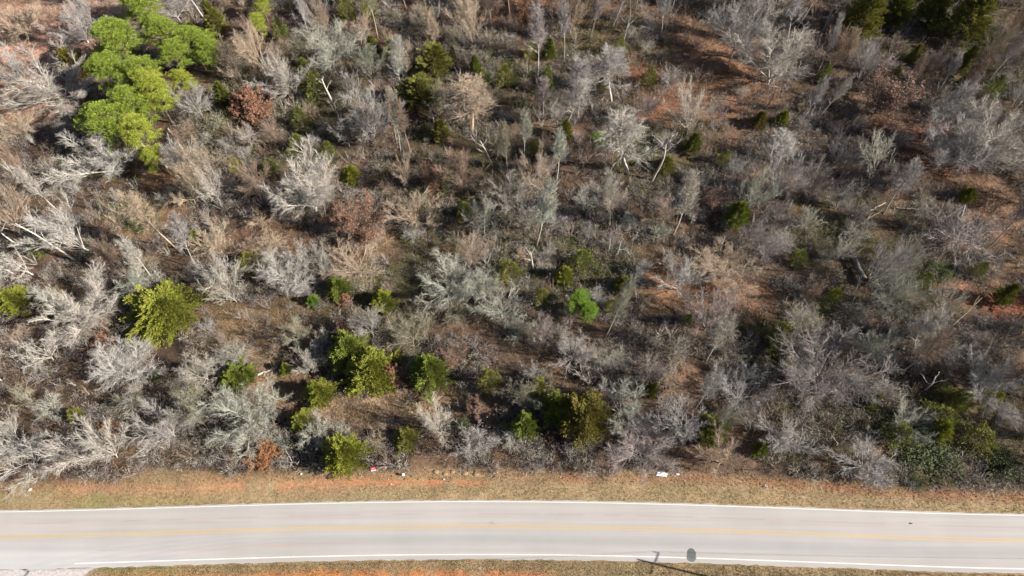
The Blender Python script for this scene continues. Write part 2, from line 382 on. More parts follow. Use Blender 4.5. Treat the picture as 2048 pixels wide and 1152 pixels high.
FORMS = {
 # height, trunk fraction, trunk radius, limbs, limb angle, limb length, limb tropism, wobble, levels below (count, ratio, angles, segments, wobble, tropism, first)
 'oak':  dict(h=8.5, tr=.2, r=.15, nl=11, a=(22, 66), L=.66, trop=.04, wob=.09, spec=[(10, .46, 22, 50, 4, .11, .05, .22), (7, .5, 20, 50, 3, .14, .04, .15), TWIG]),
 'vase': dict(h=9, tr=.10, r=.15, nl=11, a=(8, 46), L=.84, trop=.03, wob=.05, spec=[(12, .34, 16, 38, 4, .08, .05, .25), (7, .5, 16, 40, 3, .12, .04, .15), TWIG]),
 'bigoak': dict(h=12, tr=.2, r=.2, nl=14, a=(20, 66), L=.66, trop=.04, wob=.09, spec=[(14, .40, 22, 50, 5, .11, .05, .2), (10, .46, 20, 50, 3, .14, .04, .12), (11, .66, 14, 44, 2, .15, .04, .12)]),
 'bigvase': dict(h=12.5, tr=.1, r=.2, nl=13, a=(8, 48), L=.84, trop=.03, wob=.05, spec=[(16, .3, 16, 38, 5, .08, .05, .22), (10, .42, 16, 40, 3, .12, .04, .12), (11, .66, 14, 44, 2, .15, .04, .12)]),
 'tall': dict(h=12, tr=.86, r=.15, nl=26, a=(25, 55), L=.23, trop=.09, wob=.09, spec=[(8, .6, 20, 46, 3, .12, .05, .2), (5, .6, 18, 46, 2, .15, .04, .1), (10, .75, 15, 45, 2, .18, .05, .1)]),
 'multi':dict(h=6.5, tr=.03, r=.08, nl=15, a=(4, 52), L=.9, trop=.02, wob=.09, spec=[(10, .34, 18, 46, 3, .13, .04, .2), (6, .55, 18, 50, 2, .16, .02, .1), (11, .65, 18, 50, 2, .2, .02, .1)]),
 'dead': dict(h=7, tr=.12, r=.14, nl=8, a=(15, 70), L=.78, trop=-.01, wob=.15, spec=[(8, .42, 25, 65, 4, .2, -.01, .25), (5, .5, 25, 65, 3, .22, -.01, .2), (10, .6, 25, 65, 2, .28, -.02, .2)]),
 'bush': dict(h=3.2, tr=.02, r=.05, nl=24, a=(5, 72), L=1.0, trop=.0, wob=.14, spec=[(8, .42, 20, 55, 3, .18, .02, .2), (20, .5, 18, 60, 2, .28, .0, .1)]),
 'vine': dict(h=2.6, tr=.02, r=.05, nl=26, a=(10, 75), L=1.5, trop=-.09, wob=.2, spec=[(8, .4, 25, 70, 3, .3, -.06, .15), (18, .6, 25, 75, 2, .35, -.12, .1)]),
}
def gen_bare(form, seed, leaves=None):
    FINE.clear()
    F_ = FORMS[form]; rr = random.Random(seed*77+13); h = F_['h']
    TT, TC = Tubes(), Tubes()
    n = 8 if form == 'tall' else 4
    tp, td = poly(Vector((0, 0, -.25)), Vector((rr.uniform(-.06, .06), rr.uniform(-.06, .06), 1)).normalized(), h*F_['tr']+.25, n, .05, .03, rr)
    r = F_['r']; tr = r*(.35 if form == 'tall' else .85)
    TT.add(tp, [r+(tr-r)*(j/n) for j in range(n+1)], 7)
    for k in range(F_['nl']):
        if form == 'tall':
            t = .4+.6*(k+rr.random())/F_['nl']; L = h*F_['L']*(1.35-.75*t); rb = r*.45*(1.2-.6*t)
        else:
            t = .75+.25*rr.random(); L = h*F_['L']*rr.uniform(.75, 1.1); rb = r*rr.uniform(.3, .5)
        i = min(int(t*n), n-1); p = tp[i].lerp(tp[i+1], t*n-i)
        az = k*2.399+rr.uniform(-.4, .4); a = math.radians(rr.uniform(*F_['a']))
        if form != 'tall' and k < 2: a *= .3
        d = Vector((math.sin(a)*math.cos(az), math.sin(a)*math.sin(az), math.cos(a)))
        P, D = poly(p, d, L, 6, F_['wob'], F_['trop'], rr)
        T = TT if form in ('oak', 'vase', 'dead', 'bigoak', 'bigvase') else TC
        T.add(P, [rb+(.012-rb)*(j/6)**.7 for j in range(7)], 5)
        sub(TC, P, D, L, rb, 0, F_['spec'], rr)
    cnt, ratio, a0, a1 = F_['spec'][-1][:4]; sag = F_['spec'][-1][6]; nr = np.random.default_rng(seed+500)
    A, D, Ln = [], [], []
    for pts, dirs, L, sp in FINE:
        P = np.array([tuple(p) for p in pts]); Dd = np.array([tuple(d) for d in dirs]); t = nr.uniform(.1, 1, cnt)*(len(P)-1); i = np.minimum(t.astype(int), len(P)-2); f = (t-i)[:, None]
        A.append(P[i]*(1-f)+P[i+1]*f); a = np.radians(nr.uniform(a0, a1, cnt))[:, None]; dd = Dd[i+1]
        D.append(dd*np.cos(a)+unit(np.cross(dd, nr.normal(size=(cnt, 3))))*np.sin(a)); Ln.append(np.maximum(L*ratio, .3)*nr.uniform(.6, 1.3, cnt))
    A = np.concatenate(A); D = np.concatenate(D); Ln = np.concatenate(Ln)
    fine = ribbons(A, D, Ln, nr.uniform(.004, .0085, len(A)), nr, .3, sag)
    V = fine[0]; hr = np.percentile(np.hypot(V[:, 0], V[:, 1]), 96); hz = np.percentile(V[:, 2], 99.5)
    res = dict(trunk=TT.mesh('trunk', [M_bark], True), crown=TC.mesh('crown', [M_limb, M_twig], extra=fine), R=hr, h=hz)
    if leaves:
        q = rng.choice(len(V), leaves); cn = V[q]+rng.normal(0, .1, (leaves, 3)); dr = rng.normal(size=(leaves, 3)); dr[:, 2] -= .3
        Vl, Fl = leaf_quads(cn, dr, rng.uniform(.12, .26, leaves), rng.uniform(.09, .16, leaves)); res['foliage'] = mesh('foliage', Vl, [Fl], [M_leaf])
    return res
def gen_cedar(seed, R0=2.6, h=6.0, nb=190, roundness=.6, dens=1.0):
    rr = np.random.default_rng(seed); T = Tubes()
    T.add([(0, 0, -.2), (.05, .02, h*.45), (0, 0, h*.93)], [.16, .1, .02], 6)
    Cs, Ds = [], []
    lob = rr.random(7)*6.28
    for k in range(nb):
        t = (k+rr.random())/nb; z = h*(.04+.94*t**1.05); az = k*2.399+rr.normal(0, .25)
        rad = R0*(1-t)**roundness*(.85+.13*math.sin(3*az+lob[0])+.10*math.sin(5*az+lob[1]+4*t)+rr.normal(0, .15))+.12
        rise = rr.uniform(.25, .55)+.9*t
        d = unit(np.array([math.cos(az), math.sin(az), rise*.75])); end = np.array([0, 0, z])+d*rad
        end[2] = min(end[2], h*1.02)
        T.add([(0, 0, z*.94), tuple(end)], [.03, .01], 3)
        m = int((30+40*rad)*dens); s = rr.random(m)**.6; s = .22+.82*s
        wid = .30*(.35+rad/R0*.6)*(1.25-s*.85)
        off = rr.normal(size=(m, 3))*wid[:, None]*np.array([1, 1, .55])
        c = np.array([0, 0, z])+d*rad*s[:, None]+off
        Cs.append(c); dd = d+off*1.3+rr.normal(0, .22, (m, 3)); dd[:, 2] += .35; Ds.append(dd)
    Cn = np.concatenate(Cs); D = np.concatenate(Ds); n = len(Cn)
    V, F = leaf_quads(Cn, D, rr.uniform(.15, .33, n), rr.uniform(.06, .11, n), rr)
    return dict(trunk=T.mesh('trunk', [M_bark]), crown=mesh('crown', V, [F], [M_needle]), R=R0, h=h)
def gen_pine(seed, R0=4.2, h=12.0, nc=62):
    rr = np.random.default_rng(seed); T = Tubes(); lean = rr.normal(0, .35, 2)
    tp = [np.array([lean[0]*t*t, lean[1]*t*t, h*.93*t-.2*(t == 0)]) for t in np.linspace(0, 1, 7)]
    T.add(tp, list(np.linspace(.2, .05, 7)), 7)
    TB = Tubes(); Cs, Ds, Ls = [], [], []
    for k in range(nc):
        t = rr.random()**.8; zc = h*(.42+.56*t); az = k*2.399+rr.normal(0, .3)
        rmax = R0*math.sqrt(max(.03, 1-(max(t-.12, 0)/.92)**2))*(.8+.25*math.sin(2*az+seed)); rad = rmax*rr.uniform(.45, 1.0)
        c = np.array([math.cos(az)*rad, math.sin(az)*rad, zc]); b = np.array([lean[0]*.5, lean[1]*.5, max(zc-rad*.45, h*.35)])
        TB.add([tuple(b), tuple((b+c)/2+[0, 0, -.12]), tuple(c)], [.07, .045, .02], 4)
        for s in range(5):
            cc = c+rr.normal(0, .42, 3)*[1, 1, .5]; rad_c = rr.uniform(.35, .95); m = 105
            v = unit(rr.normal(size=(m, 3))); v[:, 2] = np.abs(v[:, 2])*.9-.15
            Cs.append(cc+v*rad_c*rr.uniform(.35, 1, (m, 1))*[1, 1, .62]); Ds.append(v+[0, 0, .45]+rr.normal(0, .3, (m, 3)))
    Cn = np.concatenate(Cs); D = np.concatenate(Ds); n = len(Cn)
    V, F = leaf_quads(Cn, D, rr.uniform(.13, .28, n), rr.uniform(.045, .09, n), rr)
    return dict(trunk=T.mesh('trunk', [M_bark], True), limbs=TB.mesh('limbs', [M_bark]), crown=mesh('crown', V, [F], [M_needle]), R=R0, h=h)
def gen_green(seed, R0=2.0, h=3.0, leaf=.16):
    rr = np.random.default_rng(seed); T = Tubes(); Cs, Ds = [], []
    for k in range(70):
        az = rr.random()*6.28; a = rr.random()**.6*1.35; L = rr.uniform(.7, 1.05)
        d = np.array([math.sin(a)*math.cos(az)*R0, math.sin(a)*math.sin(az)*R0, math.cos(a)*h+.2])*L
        T.add([(0, 0, -.1), tuple(d*.55+rr.normal(0, .1, 3)), tuple(d)], [.035, .02, .008], 3)
        m = 34; s = rr.uniform(.45, 1.15, (m, 1)); Cs.append(d*s+rr.normal(0, .2, (m, 3))); Ds.append(rr.normal(size=(m, 3))+d*.2+[0, 0, .2])
    Cn = np.concatenate(Cs); Cn[:, 2] = np.maximum(Cn[:, 2], .05); D = np.concatenate(Ds); n = len(Cn)
    V, F = leaf_quads(Cn, D, rr.uniform(leaf*.8, leaf*1.7, n), rr.uniform(leaf*.4, leaf*.8, n), rr)
    return dict(stems=T.mesh('stems', [M_bark]), crown=mesh('crown', V, [F], [M_needle]), R=R0, h=h)

LIB = {'bigoak': [gen_bare('bigoak', s) for s in (41, 42, 43)], 'bigvase': [gen_bare('bigvase', s) for s in (44, 45, 46)]}
for f, k in (('oak', 4), ('vase', 4), ('tall', 4), ('multi', 4), ('dead', 3), ('bush', 4), ('vine', 4)):
    LIB[f] = [gen_bare(f, s+1) for s in range(k)]
LIB['rust'] = [gen_bare('oak', 21, 5200), gen_bare('multi', 22, 4200)]
LIB['rustfull'] = [gen_bare('multi', 31, 14000), gen_bare('bush', 32, 9000)]
LIB['cedar'] = [gen_cedar(s) for s in (1, 2, 3, 4)]
LIB['roundcedar'] = [gen_cedar(s, 3.0, 6.0, 210, .42) for s in (5, 6)]
LIB['thincedar'] = [gen_cedar(s, 2.4, 6.0, 130, .7, .38) for s in (7, 8)]
LIB['pine'] = [gen_pine(s) for s in (1, 2, 3)]
LIB['green'] = [gen_green(s) for s in (1, 2, 3)]
NAMES = {'oak': 'bare_tree', 'vase': 'bare_tree', 'tall': 'bare_tree', 'multi': 'bare_tree', 'dead': 'bare_tree', 'bush': 'bare_shrub', 'vine': 'bare_shrub',
         'rust': 'oak_tree', 'rustfull': 'oak_tree', 'cedar': 'cedar_tree', 'roundcedar': 'cedar_tree', 'thincedar': 'cedar_tree', 'pine': 'pine_tree', 'green': 'green_shrub'}
CATS = {'bare_tree': ('bare tree', 'leafless trees of the wood'), 'bare_shrub': ('shrub', 'leafless shrubs of the wood'), 'oak_tree': ('oak tree', 'trees still holding brown leaves'),
        'cedar_tree': ('cedar', 'cedars among the bare trees'), 'pine_tree': ('pine', 'bright green pines'), 'green_shrub': ('green shrub', 'green shrubs under the bare trees')}
KINDC = {k: 0 for k in CATS}
KEEP = []; KEEPALL = [True]
PLACED = []                                  # x, y, radius
def plant(form, x, y, Rm, h, color, label, bark=None, tilt=None, rot=None, leafc=None):
    name = NAMES[form]; v = R.choice(LIB[form])
    if Rm > 1.22*v['R'] and form in ('oak', 'vase', 'dead', 'multi'): v = R.choice(LIB['bigvase' if form == 'vase' else 'bigoak'])
    z = float(ground_h(x, y))
    root = link(bpy.data.objects.new(name, None)); root.empty_display_size = .5
    root.location = (x, y, z-.05); s = Rm/v['R']; root.scale = (s, s, h/v['h'])
    rz = R.uniform(0, 6.283) if rot is None else rot
    m = Matrix.Rotation(rz, 4, 'Z')
    if tilt: m = Matrix.Rotation(math.radians(tilt[1]), 4, 'Y') @ Matrix.Rotation(math.radians(-tilt[0]), 4, 'X') @ m
    root.rotation_euler = m.to_euler()
    for part in ('trunk', 'stems', 'limbs', 'crown', 'foliage'):
        if part not in v: continue
        o = bpy.data.objects.new(part, v[part]); link(o, root)
        c = color
        if part in ('trunk', 'stems', 'limbs'): c = bark or (color if name in ('bare_tree', 'bare_shrub') else C(120, 104, 92))
        if part == 'crown' and 'foliage' in v: c = bark or C(150, 132, 120)
        if part == 'foliage': c = color
        o.color = (*c, 1)
    cat, grp = CATS[name]; tag(root, label, cat, grp); KINDC[name] += 1
    PLACED.append((x, y, Rm)); kr = Rm*.8 if name not in ('bare_tree', 'bare_shrub') else min(Rm*.8, 1.2); KEEP.append((x, y, kr))
    if name in ('cedar_tree', 'oak_tree', 'pine_tree', 'green_shrub') or KEEPALL[0]:
        f = 1.0 if KEEPALL[0] else 0
        if y < 34: return root
        PLACED.append((x*.985, y-Rm*1.0-1.4, Rm*.7)); KEEP.append((x*.99, y-Rm*.8-.6, kr))
    return root
PAL = {'white': C(216, 207, 195, .51), 'pale': C(208, 197, 182, .54), 'grey': C(192, 183, 174, .56), 'tan': C(200, 177, 151, .56), 'purple': C(184, 168, 160, .55), 'brown': C(174, 149, 127, .52),
       'olive': C(174, 166, 138, .50), 'lichen': C(196, 193, 174, .54), 'dark': C(168, 156, 148, .50),
       'cy': C(168, 170, 66, .5), 'cg': C(146, 156, 66, .50), 'cd': C(138, 142, 64, .49), 'cb': C(156, 142, 68, .46), 'cdull': C(152, 148, 72, .53), 'pn': C(172, 190, 76, .47), 'py': C(192, 200, 80, .50),
       'rust': C(192, 142, 112, .5), 'pink': C(182, 144, 124, .48), 'orange': C(200, 140, 92, .5), 'gb': C(112, 122, 78, .38), 'gd': C(104, 114, 66, .42), 'bright': C(156, 190, 68, .48)}


# form, crown centre x, y and crown width in the photo, height in metres, colour, label, short phrase (for telling neighbours), tilt
HERO = [
 ('vase', 100, 160, 190, 9, 'pale', 'grey white bare tree spreading over the pink bare soil at upper left', 'the spreading tree on pink soil', None),
 ('vase', 200, 305, 160, 9, 'white', 'white fan shaped bare tree just in front of the lowest bright green pine', 'the white fan tree under the pines', None),
 ('vase', 150, 45, 110, 8, 'grey', 'grey bare tree over pink soil left of the top of the pine grove', None, None),
 ('oak', 45, 40, 110, 8, 'tan', 'tan bare tree in the top left corner over pink soil', None, None),
 ('vase', 25, 130, 80, 8, 'grey', 'grey bare tree cut by the left edge over pink soil', None, None),
 ('multi', 30, 250, 90, 5, 'tan', 'tan many stemmed bare tree at the left edge below the pink soil', None, None),
 ('oak', 345, 10, 80, 8, 'grey', 'grey bare tree at the top edge right of the top edge pine', None, None),
 ('oak', 655, 95, 120, 9, 'lichen', 'pale grey bare tree with a dense round dome crown above the forked white snag', 'the round grey dome tree', None),
 ('vase', 612, 372, 160, 11, 'pale', 'large pale fan crowned bare tree on the left over dark red leaf litter', 'the large pale fan tree', None),
 ('vase', 735, 220, 110, 11, 'grey', 'tall grey bare tree with a fan crown left of the paired dome cedars', 'the tall tree left of the dome cedars', None),
 ('vase', 828, 415, 105, 8, 'tan', 'light tan bare tree with a fine round crown on a thin straight trunk mid wood', 'the fine round tan tree', None),
 ('vase', 1025, 382, 100, 8, 'pale', 'bluish white vase shaped bare tree at the very middle of the wood', 'the bluish vase tree', None),
 ('tall', 1138, 195, 75, 14, 'white', 'tall narrow pale trunked bare tree standing straight in the upper middle', 'the tall narrow pale tree', None),
 ('tall', 1270, 290, 120, 14, 'pale', 'tall pale bare tree with several thin stems left of the white forked snag', 'the tall many stemmed pale tree', None),
 ('tall', 1232, 150, 95, 11, 'grey', 'grey bare tree with a leaning trunk at the left edge of the orange leaf clearing', 'the grey tree left of the orange clearing', None),
 ('oak', 1480, 60, 120, 13, 'grey', 'broad grey bare tree with dark trunk on the right edge of the orange leaf clearing', 'the broad tree right of the orange clearing', None),
 ('vase', 1560, 110, 150, 12, 'pale', 'big silvery fan crowned bare tree upper right of the orange leaf clearing', 'the big silvery fan tree', None),
 ('vase', 1925, 280, 170, 13, 'grey', 'huge grey bare tree with dark trunk leaning right, left one of the leaning pair', 'the left leaning giant', (0, 10)),
 ('vase', 2005, 270, 180, 14, 'pale', 'huge pale bare tree leaning right at the right edge, right one of the leaning pair', 'the right leaning giant', (0, 12)),
 ('vase', 1365, 548, 100, 8, 'white', 'brightest white twiggy bare tree, fan shaped, beside the orange soil patch', 'the brightest white fan tree', None),
 ('oak', 903, 562, 120, 7, 'lichen', 'pale lichen grey spreading bare tree in the middle left of the bright green pines', 'the lichen grey spreading tree', None),
 ('oak', 1003, 612, 110, 7, 'lichen', 'greenish grey bare tree with open crooked limbs left of the small bright pines', 'the crooked greenish grey tree', None),
 ('oak', 1147, 702, 80, 7, 'grey', 'smoky grey rounded bare tree below the small bright green pines', 'the smoky tree below the small pines', None),
 ('oak', 1655, 745, 210, 9, 'dark', 'very wide brownish grey dome crowned bare tree at lower right', 'the wide brownish dome tree', None),
 ('oak', 1600, 655, 100, 7, 'olive', 'bare tree with yellow green tinged twigs just above the wide brownish dome tree', None, None),
 ('vase', 325, 855, 130, 7, 'grey', 'purplish grey fan shaped bare tree near the road at lower left', 'the purplish fan tree near the road', None),
 ('oak', 490, 825, 150, 7, 'lichen', 'wide lichen green grey bare tree near the road left of the small cedar pair', 'the wide lichen tree near the road', None),
 ('dead', 250, 735, 150, 7, 'white', 'sprawling whitish bare tree with crooked limbs, lower left wood', 'the sprawling whitish tree', None),
 ('vase', 45, 905, 150, 6, 'white', 'bleached white bare tree at the tree line in the lower left corner of the wood', 'the bleached white corner tree', None),
 ('vase', 150, 620, 150, 8, 'pale', 'pale bare tree leaning right, left of the big yellow green cedar', 'the pale tree left of the big cedar', (0, 14)),
 ('dead', 78, 700, 80, 7, 'white', 'small twisted tree with bare bright white stems near the left edge', 'the twisted white stems', None),
 ('dead', 565, 548, 110, 6, 'white', 'drooping dead tree with tangled bleached branches, left of middle', 'the drooping bleached tree', None),
 ('oak', 632, 860, 85, 5, 'lichen', 'small silvery lichen tree behind the front cedar by the road', 'the small silvery tree behind the front cedar', None),
 ('vase', 622, 722, 70, 4.5, 'pale', 'small silver round bare tree left of the dark and bright cedar pair', 'the silver bush tree in the clearing', None),
 ('oak', 820, 668, 100, 6, 'olive', 'olive grey round bare tree behind the right hand clearing cedar', 'the olive grey round tree', None),
 ('multi', 957, 890, 85, 5, 'grey', 'silvery grey shaggy small tree at the tree line by the road, right of middle clearing', 'the silvery shaggy roadside tree', None),
 ('multi', 1272, 895, 130, 5, 'purple', 'purplish vase shaped thicket tree at the road edge right of the brown topped cedar', 'the purplish roadside vase tree', None),
 ('vase', 1245, 810, 110, 7, 'lichen', 'light grey upright bare tree right of the brown topped cedar', 'the upright tree right of the brown topped cedar', None),
 ('oak', 1480, 790, 120, 6, 'grey', 'purple grey bare tree with visible pale branches above the lower right dark cedar', 'the purple grey branching tree', None),
 ('multi', 1570, 878, 110, 5, 'grey', 'soft grey rounded tree near the road at lower right', 'the soft grey roadside tree', None),
 ('oak', 1735, 925, 110, 5, 'grey', 'grey crooked bare tree near the road left of the blue green shrubs', 'the grey tree left of the blue green shrubs', None),
 ('vase', 1985, 765, 130, 8, 'grey', 'grey green fan shaped bare tree near the right edge, lower right wood', 'the fan tree near the right edge', None),
 ('oak', 1815, 845, 95, 6, 'lichen', 'pale whitish bare tree just above the blue green shrubs at lower right', 'the whitish tree over the green shrubs', None),
 ('vine', 1925, 475, 150, 5, 'purple', 'large tangled grey vine thicket right of the broken stump, right side', 'the large vine tangle', None),
 ('oak', 715, 535, 120, 6, 'tan', 'tan grey round bare tree above the green sapling left of middle', None, None),
 ('tall', 940, 205, 90, 12, 'tan', 'thin tan bare tree right of the paired dome cedars', 'the thin tan tree right of the dome cedars', None),
 ('vase', 560, 150, 110, 9, 'pale', 'pale leaning bare tree left of the round grey dome tree, upper left', None, (0, -12)),
 ('vase', 385, 195, 80, 8, 'grey', 'slim grey bare tree right of the small yellow pine, upper left', None, None),
 ('oak', 340, 110, 60, 7, 'grey', 'small grey bare tree standing in the gap inside the bright pine grove', None, None),
 ('tall', 1570, 300, 60, 7, 'white', 'small thin white bare tree below the yellow cedar right of the orange clearing', None, None),
 ('vase', 1690, 390, 60, 6, 'white', 'small bright fan shaped bare tree left of the thin curved snag', None, None),
 ('oak', 1450, 540, 130, 5, 'tan', 'low tan spreading bare tree right of the brightest white fan tree', None, None),
 ('oak', 40, 590, 1, 1, 'grey', None, None, None),
 ('vase', 110, 455, 120, 11, 'white', 'tall dead white tree leaning left with long bare stems at left edge', 'the tall leaning white tree', (4, -16)),
 ('dead', 15, 520, 90, 9, 'white', 'bleached leaning dead tree cut by the left edge of the picture', None, (0, -16)),
 # cedars
 ('roundcedar', 325, 618, 140, 6, 'cy', 'largest yellow green cedar with feathery branches, on the left', 'the largest yellow green cedar', None),
 ('cedar', 28, 603, 62, 5, 'cy', 'yellow green cedar near the left edge of the picture', 'the left edge cedar', None),
 ('roundcedar', 272, 676, 50, 2.5, 'cy', 'low yellow green cedar just below the largest yellow green cedar', None, None),
 ('cedar', 637, 785, 66, 5, 'cy', 'small pointed yellow green cedar alone in the tan clearing', 'the pointed clearing cedar', None),
 ('cedar', 742, 742, 108, 7, 'cy', 'big bright yellow green cedar with a tan leaved bush on its right side', 'the big bright clearing cedar', None),
 ('cedar', 698, 702, 92, 7, 'cg', 'dark green cedar tucked behind the big bright clearing cedar', 'the dark clearing cedar', None),
 ('cedar', 860, 742, 88, 6.5, 'cg', 'tall yellow green cedar at the right end of the tan clearing', 'the right clearing cedar', None),
 ('roundcedar', 688, 908, 92, 5.5, 'cy', 'round yellow cedar closest to the road, left of the red sign', 'the front roadside cedar', None),
 ('cedar', 604, 840, 52, 4, 'cy', 'small bright cedar between the pointed clearing cedar and the front roadside cedar', None, None),
 ('thincedar', 977, 757, 58, 5, 'cdull', 'dull olive cedar with thin foliage right of the tan clearing', 'the dull olive cedar', None),
 ('cedar', 1077, 777, 48, 4, 'cdull', 'small dull green cedar above the brown topped cedar', None, None),
 ('roundcedar', 1168, 832, 112, 7, 'cb', 'large brownish yellow topped cedar near the road, middle', 'the brown topped cedar', None),
 ('cedar', 1112, 812, 70, 6, 'cg', 'dark green cedar joined to the left side of the brown topped cedar', None, None),
 ('cedar', 1050, 850, 62, 5, 'cg', 'green cedar left of the brown topped cedar, nearer the road', None, None),
 ('roundcedar', 1420, 860, 72, 5, 'cd', 'dark olive cedar half hidden in shade at lower right', 'the lower right dark cedar', None),
 ('cedar', 812, 876, 55, 4, 'cdull', 'small cedar veiled by grey branches at the tree line right of the sign', 'the veiled roadside cedar', None),
 ('roundcedar', 868, 122, 76, 7, 'cdull', 'dark green dome shaped cedar at upper middle, upper one of the pair', 'the upper dome cedar', None),
 ('roundcedar', 836, 188, 84, 6.5, 'cdull', 'olive dome shaped cedar with browning top, lower one of the pair', 'the lower dome cedar', None),
 ('cedar', 785, 102, 36, 6, 'pn', 'small bright green pointed cedar left of the dome cedars', None, None),
 ('cedar', 950, 132, 24, 5, 'cg', 'tiny pointed green cedar right of the upper dome cedar', None, None),
 ('roundcedar', 1098, 98, 30, 5, 'cg', 'small round cedar at top middle', None, None),
 ('thincedar', 1095, 162, 26, 8, 'cg', 'slender green cedar below the small round cedar at top middle', None, None),
 ('cedar', 1475, 430, 58, 6, 'cg', 'dark green cedar alone right of centre beside the rust pink twigs', 'the lone cedar right of centre', None),
 ('cedar', 1387, 290, 34, 5, 'cd', 'small dark cedar above the thin white forked snag', None, None),
 ('cedar', 1564, 240, 30, 4, 'cy', 'small yellow cedar right of the orange leaf clearing, right one of two', None, None),
 ('cedar', 1520, 242, 34, 4, 'cb', 'small brownish cedar right of the orange leaf clearing, left one of two', None, None),
 ('cedar', 1732, 28, 82, 12, 'cdull', 'tall olive cedar at the top edge, upper right', 'the tall top edge cedar', None),
 ('cedar', 1695, 78, 34, 5, 'cdull', 'small olive cedar at the foot of the tall top edge cedar', None, None),
 ('cedar', 1800, 15, 60, 10, 'cd', 'dark cedar at the top edge right of the tall olive cedar', None, None),
 ('cedar', 1875, 12, 60, 10, 'cd', 'dark cedar at the top edge, middle of the upper right row', None, None),
 ('cedar', 1942, 35, 90, 12, 'cdull', 'largest olive cedar of the upper right row, its right end', 'the largest upper right cedar', None),
 ('cedar', 1930, 125, 38, 7, 'cdull', 'slender olive cedar just below the largest upper right cedar', None, None),
 ('cedar', 1830, 110, 26, 5, 'cdull', 'thin small cedar between grey twigs below the upper right row', None, None),
 ('cedar', 1940, 160, 30, 4, 'cb', 'brownish little cedar above the leaning giants', None, None),
 ('cedar', 1936, 388, 36, 3, 'cy', 'low yellow cedar beside the broken stump on the right', 'the low cedar by the stump', None),
 ('cedar', 2010, 592, 38, 6, 'cd', 'narrow dark cedar near the right edge beside red soil', 'the narrow cedar by red soil', None),
 ('thincedar', 1020, 540, 60, 5, 'cdull', 'dull thin cedar in the middle above the crooked greenish grey tree', None, None),
 ('thincedar', 1165, 518, 52, 5, 'cg', 'green thin topped cedar above the small bright green pines', None, None),
 ('cedar', 1245, 570, 42, 4, 'cdull', 'olive cedar right of the small bright green pines', None, None),
 ('cedar', 678, 578, 52, 4, 'cg', 'green sapling cedar left of middle beside pinkish leaves', 'the sapling cedar left of middle', None),
 ('cedar', 628, 603, 26, 2.5, 'bright', 'tiny bright cedar left of the sapling cedar', None, None),
 ('thincedar', 497, 520, 60, 4, 'cdull', 'dull olive cedar left of the drooping bleached tree', None, None),
 ('cedar', 470, 752, 70, 3.5, 'cg', 'low patchy green cedar left of the tan clearing', 'the low patchy cedar', None),
 ('cedar', 145, 128, 66, 7, 'cb', 'golden olive cedar left of the bright pine grove', 'the golden cedar beside the pines', None),
 ('cedar', 428, 42, 46, 8, 'cdull', 'dark olive cedar at the right end of the pine grove', None, None),
 ('thincedar', 628, 175, 50, 7, 'cd', 'dark olive cedar left of the forked white snag', None, None),
 ('thincedar', 595, 288, 50, 5, 'cd', 'dark olive cedar above the large pale fan tree', None, None),
 ('thincedar', 1562, 670, 70, 6, 'cdull', 'dull green cedar left of the wide brownish dome tree', None, None),
 ('cedar', 445, 190, 34, 6, 'cd', 'dark cedar left of the rust leaved tree at upper left', None, None),
 ('cedar', 745, 95, 32, 6, 'cdull', 'olive cedar left of the small bright pointed cedar', None, None),
 ('thincedar', 600, 235, 40, 6, 'cd', 'dark thin cedar in the green strip at upper left of middle', None, None),
 ('thincedar', 1010, 155, 45, 6, 'cdull', 'olive cedar between thin trunks at top middle', None, None),
 ('thincedar', 1300, 155, 40, 5, 'cdull', 'olive cedar at the left edge of the orange leaf clearing', None, None),
 ('thincedar', 160, 345, 50, 4, 'cd', 'dark low cedar in shade left of the white fan tree', None, None),
 ('cedar', 310, 750, 26, 3, 'cd', 'small dark cedar right of the sprawling whitish tree', None, None),
 ('thincedar', 1900, 790, 60, 4, 'cdull', 'yellowish thin cedar right of the whitish tree at lower right', None, None),
 # pines
 ('pine', 232, 75, 100, 12, 'pn', 'tall pine with a soft pale green crown, upper left one of the grove', 'the upper left pine', None),
 ('pine', 320, 62, 82, 11, 'pn', 'green pine at the top middle of the grove', None, None),
 ('pine', 385, 85, 84, 10, 'pn', 'green pine at the upper right of the grove with a low side branch', 'the upper right pine', None),
 ('pine', 215, 140, 85, 12, 'pn', 'layered green pine at the left side of the grove beside the golden cedar', None, None),
 ('pine', 275, 150, 84, 12, 'pn', 'green pine in the heart of the grove', None, None),
 ('pine', 305, 180, 84, 12, 'py', 'bright yellow green pine on the right flank of the grove', 'the right flank pine', None),
 ('pine', 262, 205, 78, 12, 'pn', 'pine with thin top showing grey twigs at the grove centre', None, None),
 ('pine', 212, 240, 104, 12, 'pn', 'wide pine at the lower left of the grove above the white fan tree', None, None),
 ('pine', 275, 262, 82, 11, 'py', 'yellow green pine at the lower right of the grove', None, None),
 ('pine', 300, 312, 46, 8, 'py', 'lowest yellow green pine branching out at the bottom tip of the grove', 'the bottom tip pine', None),
 ('pine', 365, 162, 52, 8, 'py', 'small separate yellow pine right of the grove', 'the small yellow pine', None),
 ('pine', 350, 112, 60, 10, 'pn', 'green pine low on the right side of the grove top', None, None),
 ('pine', 412, 100, 56, 9, 'pn', 'small green pine at the far right end of the grove', None, None),
 ('pine', 280, 6, 84, 10, 'pn', 'pine cut by the top edge above the grove', None, None),
 ('pine', 515, 48, 44, 7, 'py', 'small yellow pine at top left of the round grey dome tree', None, None),
 ('pine', 522, 5, 40, 7, 'py', 'small yellow pine cut by the top edge', None, None),
 ('pine', 1157, 598, 50, 5, 'bright', 'small vivid green pine in the middle, upper left one of two', 'the small vivid pines', None),
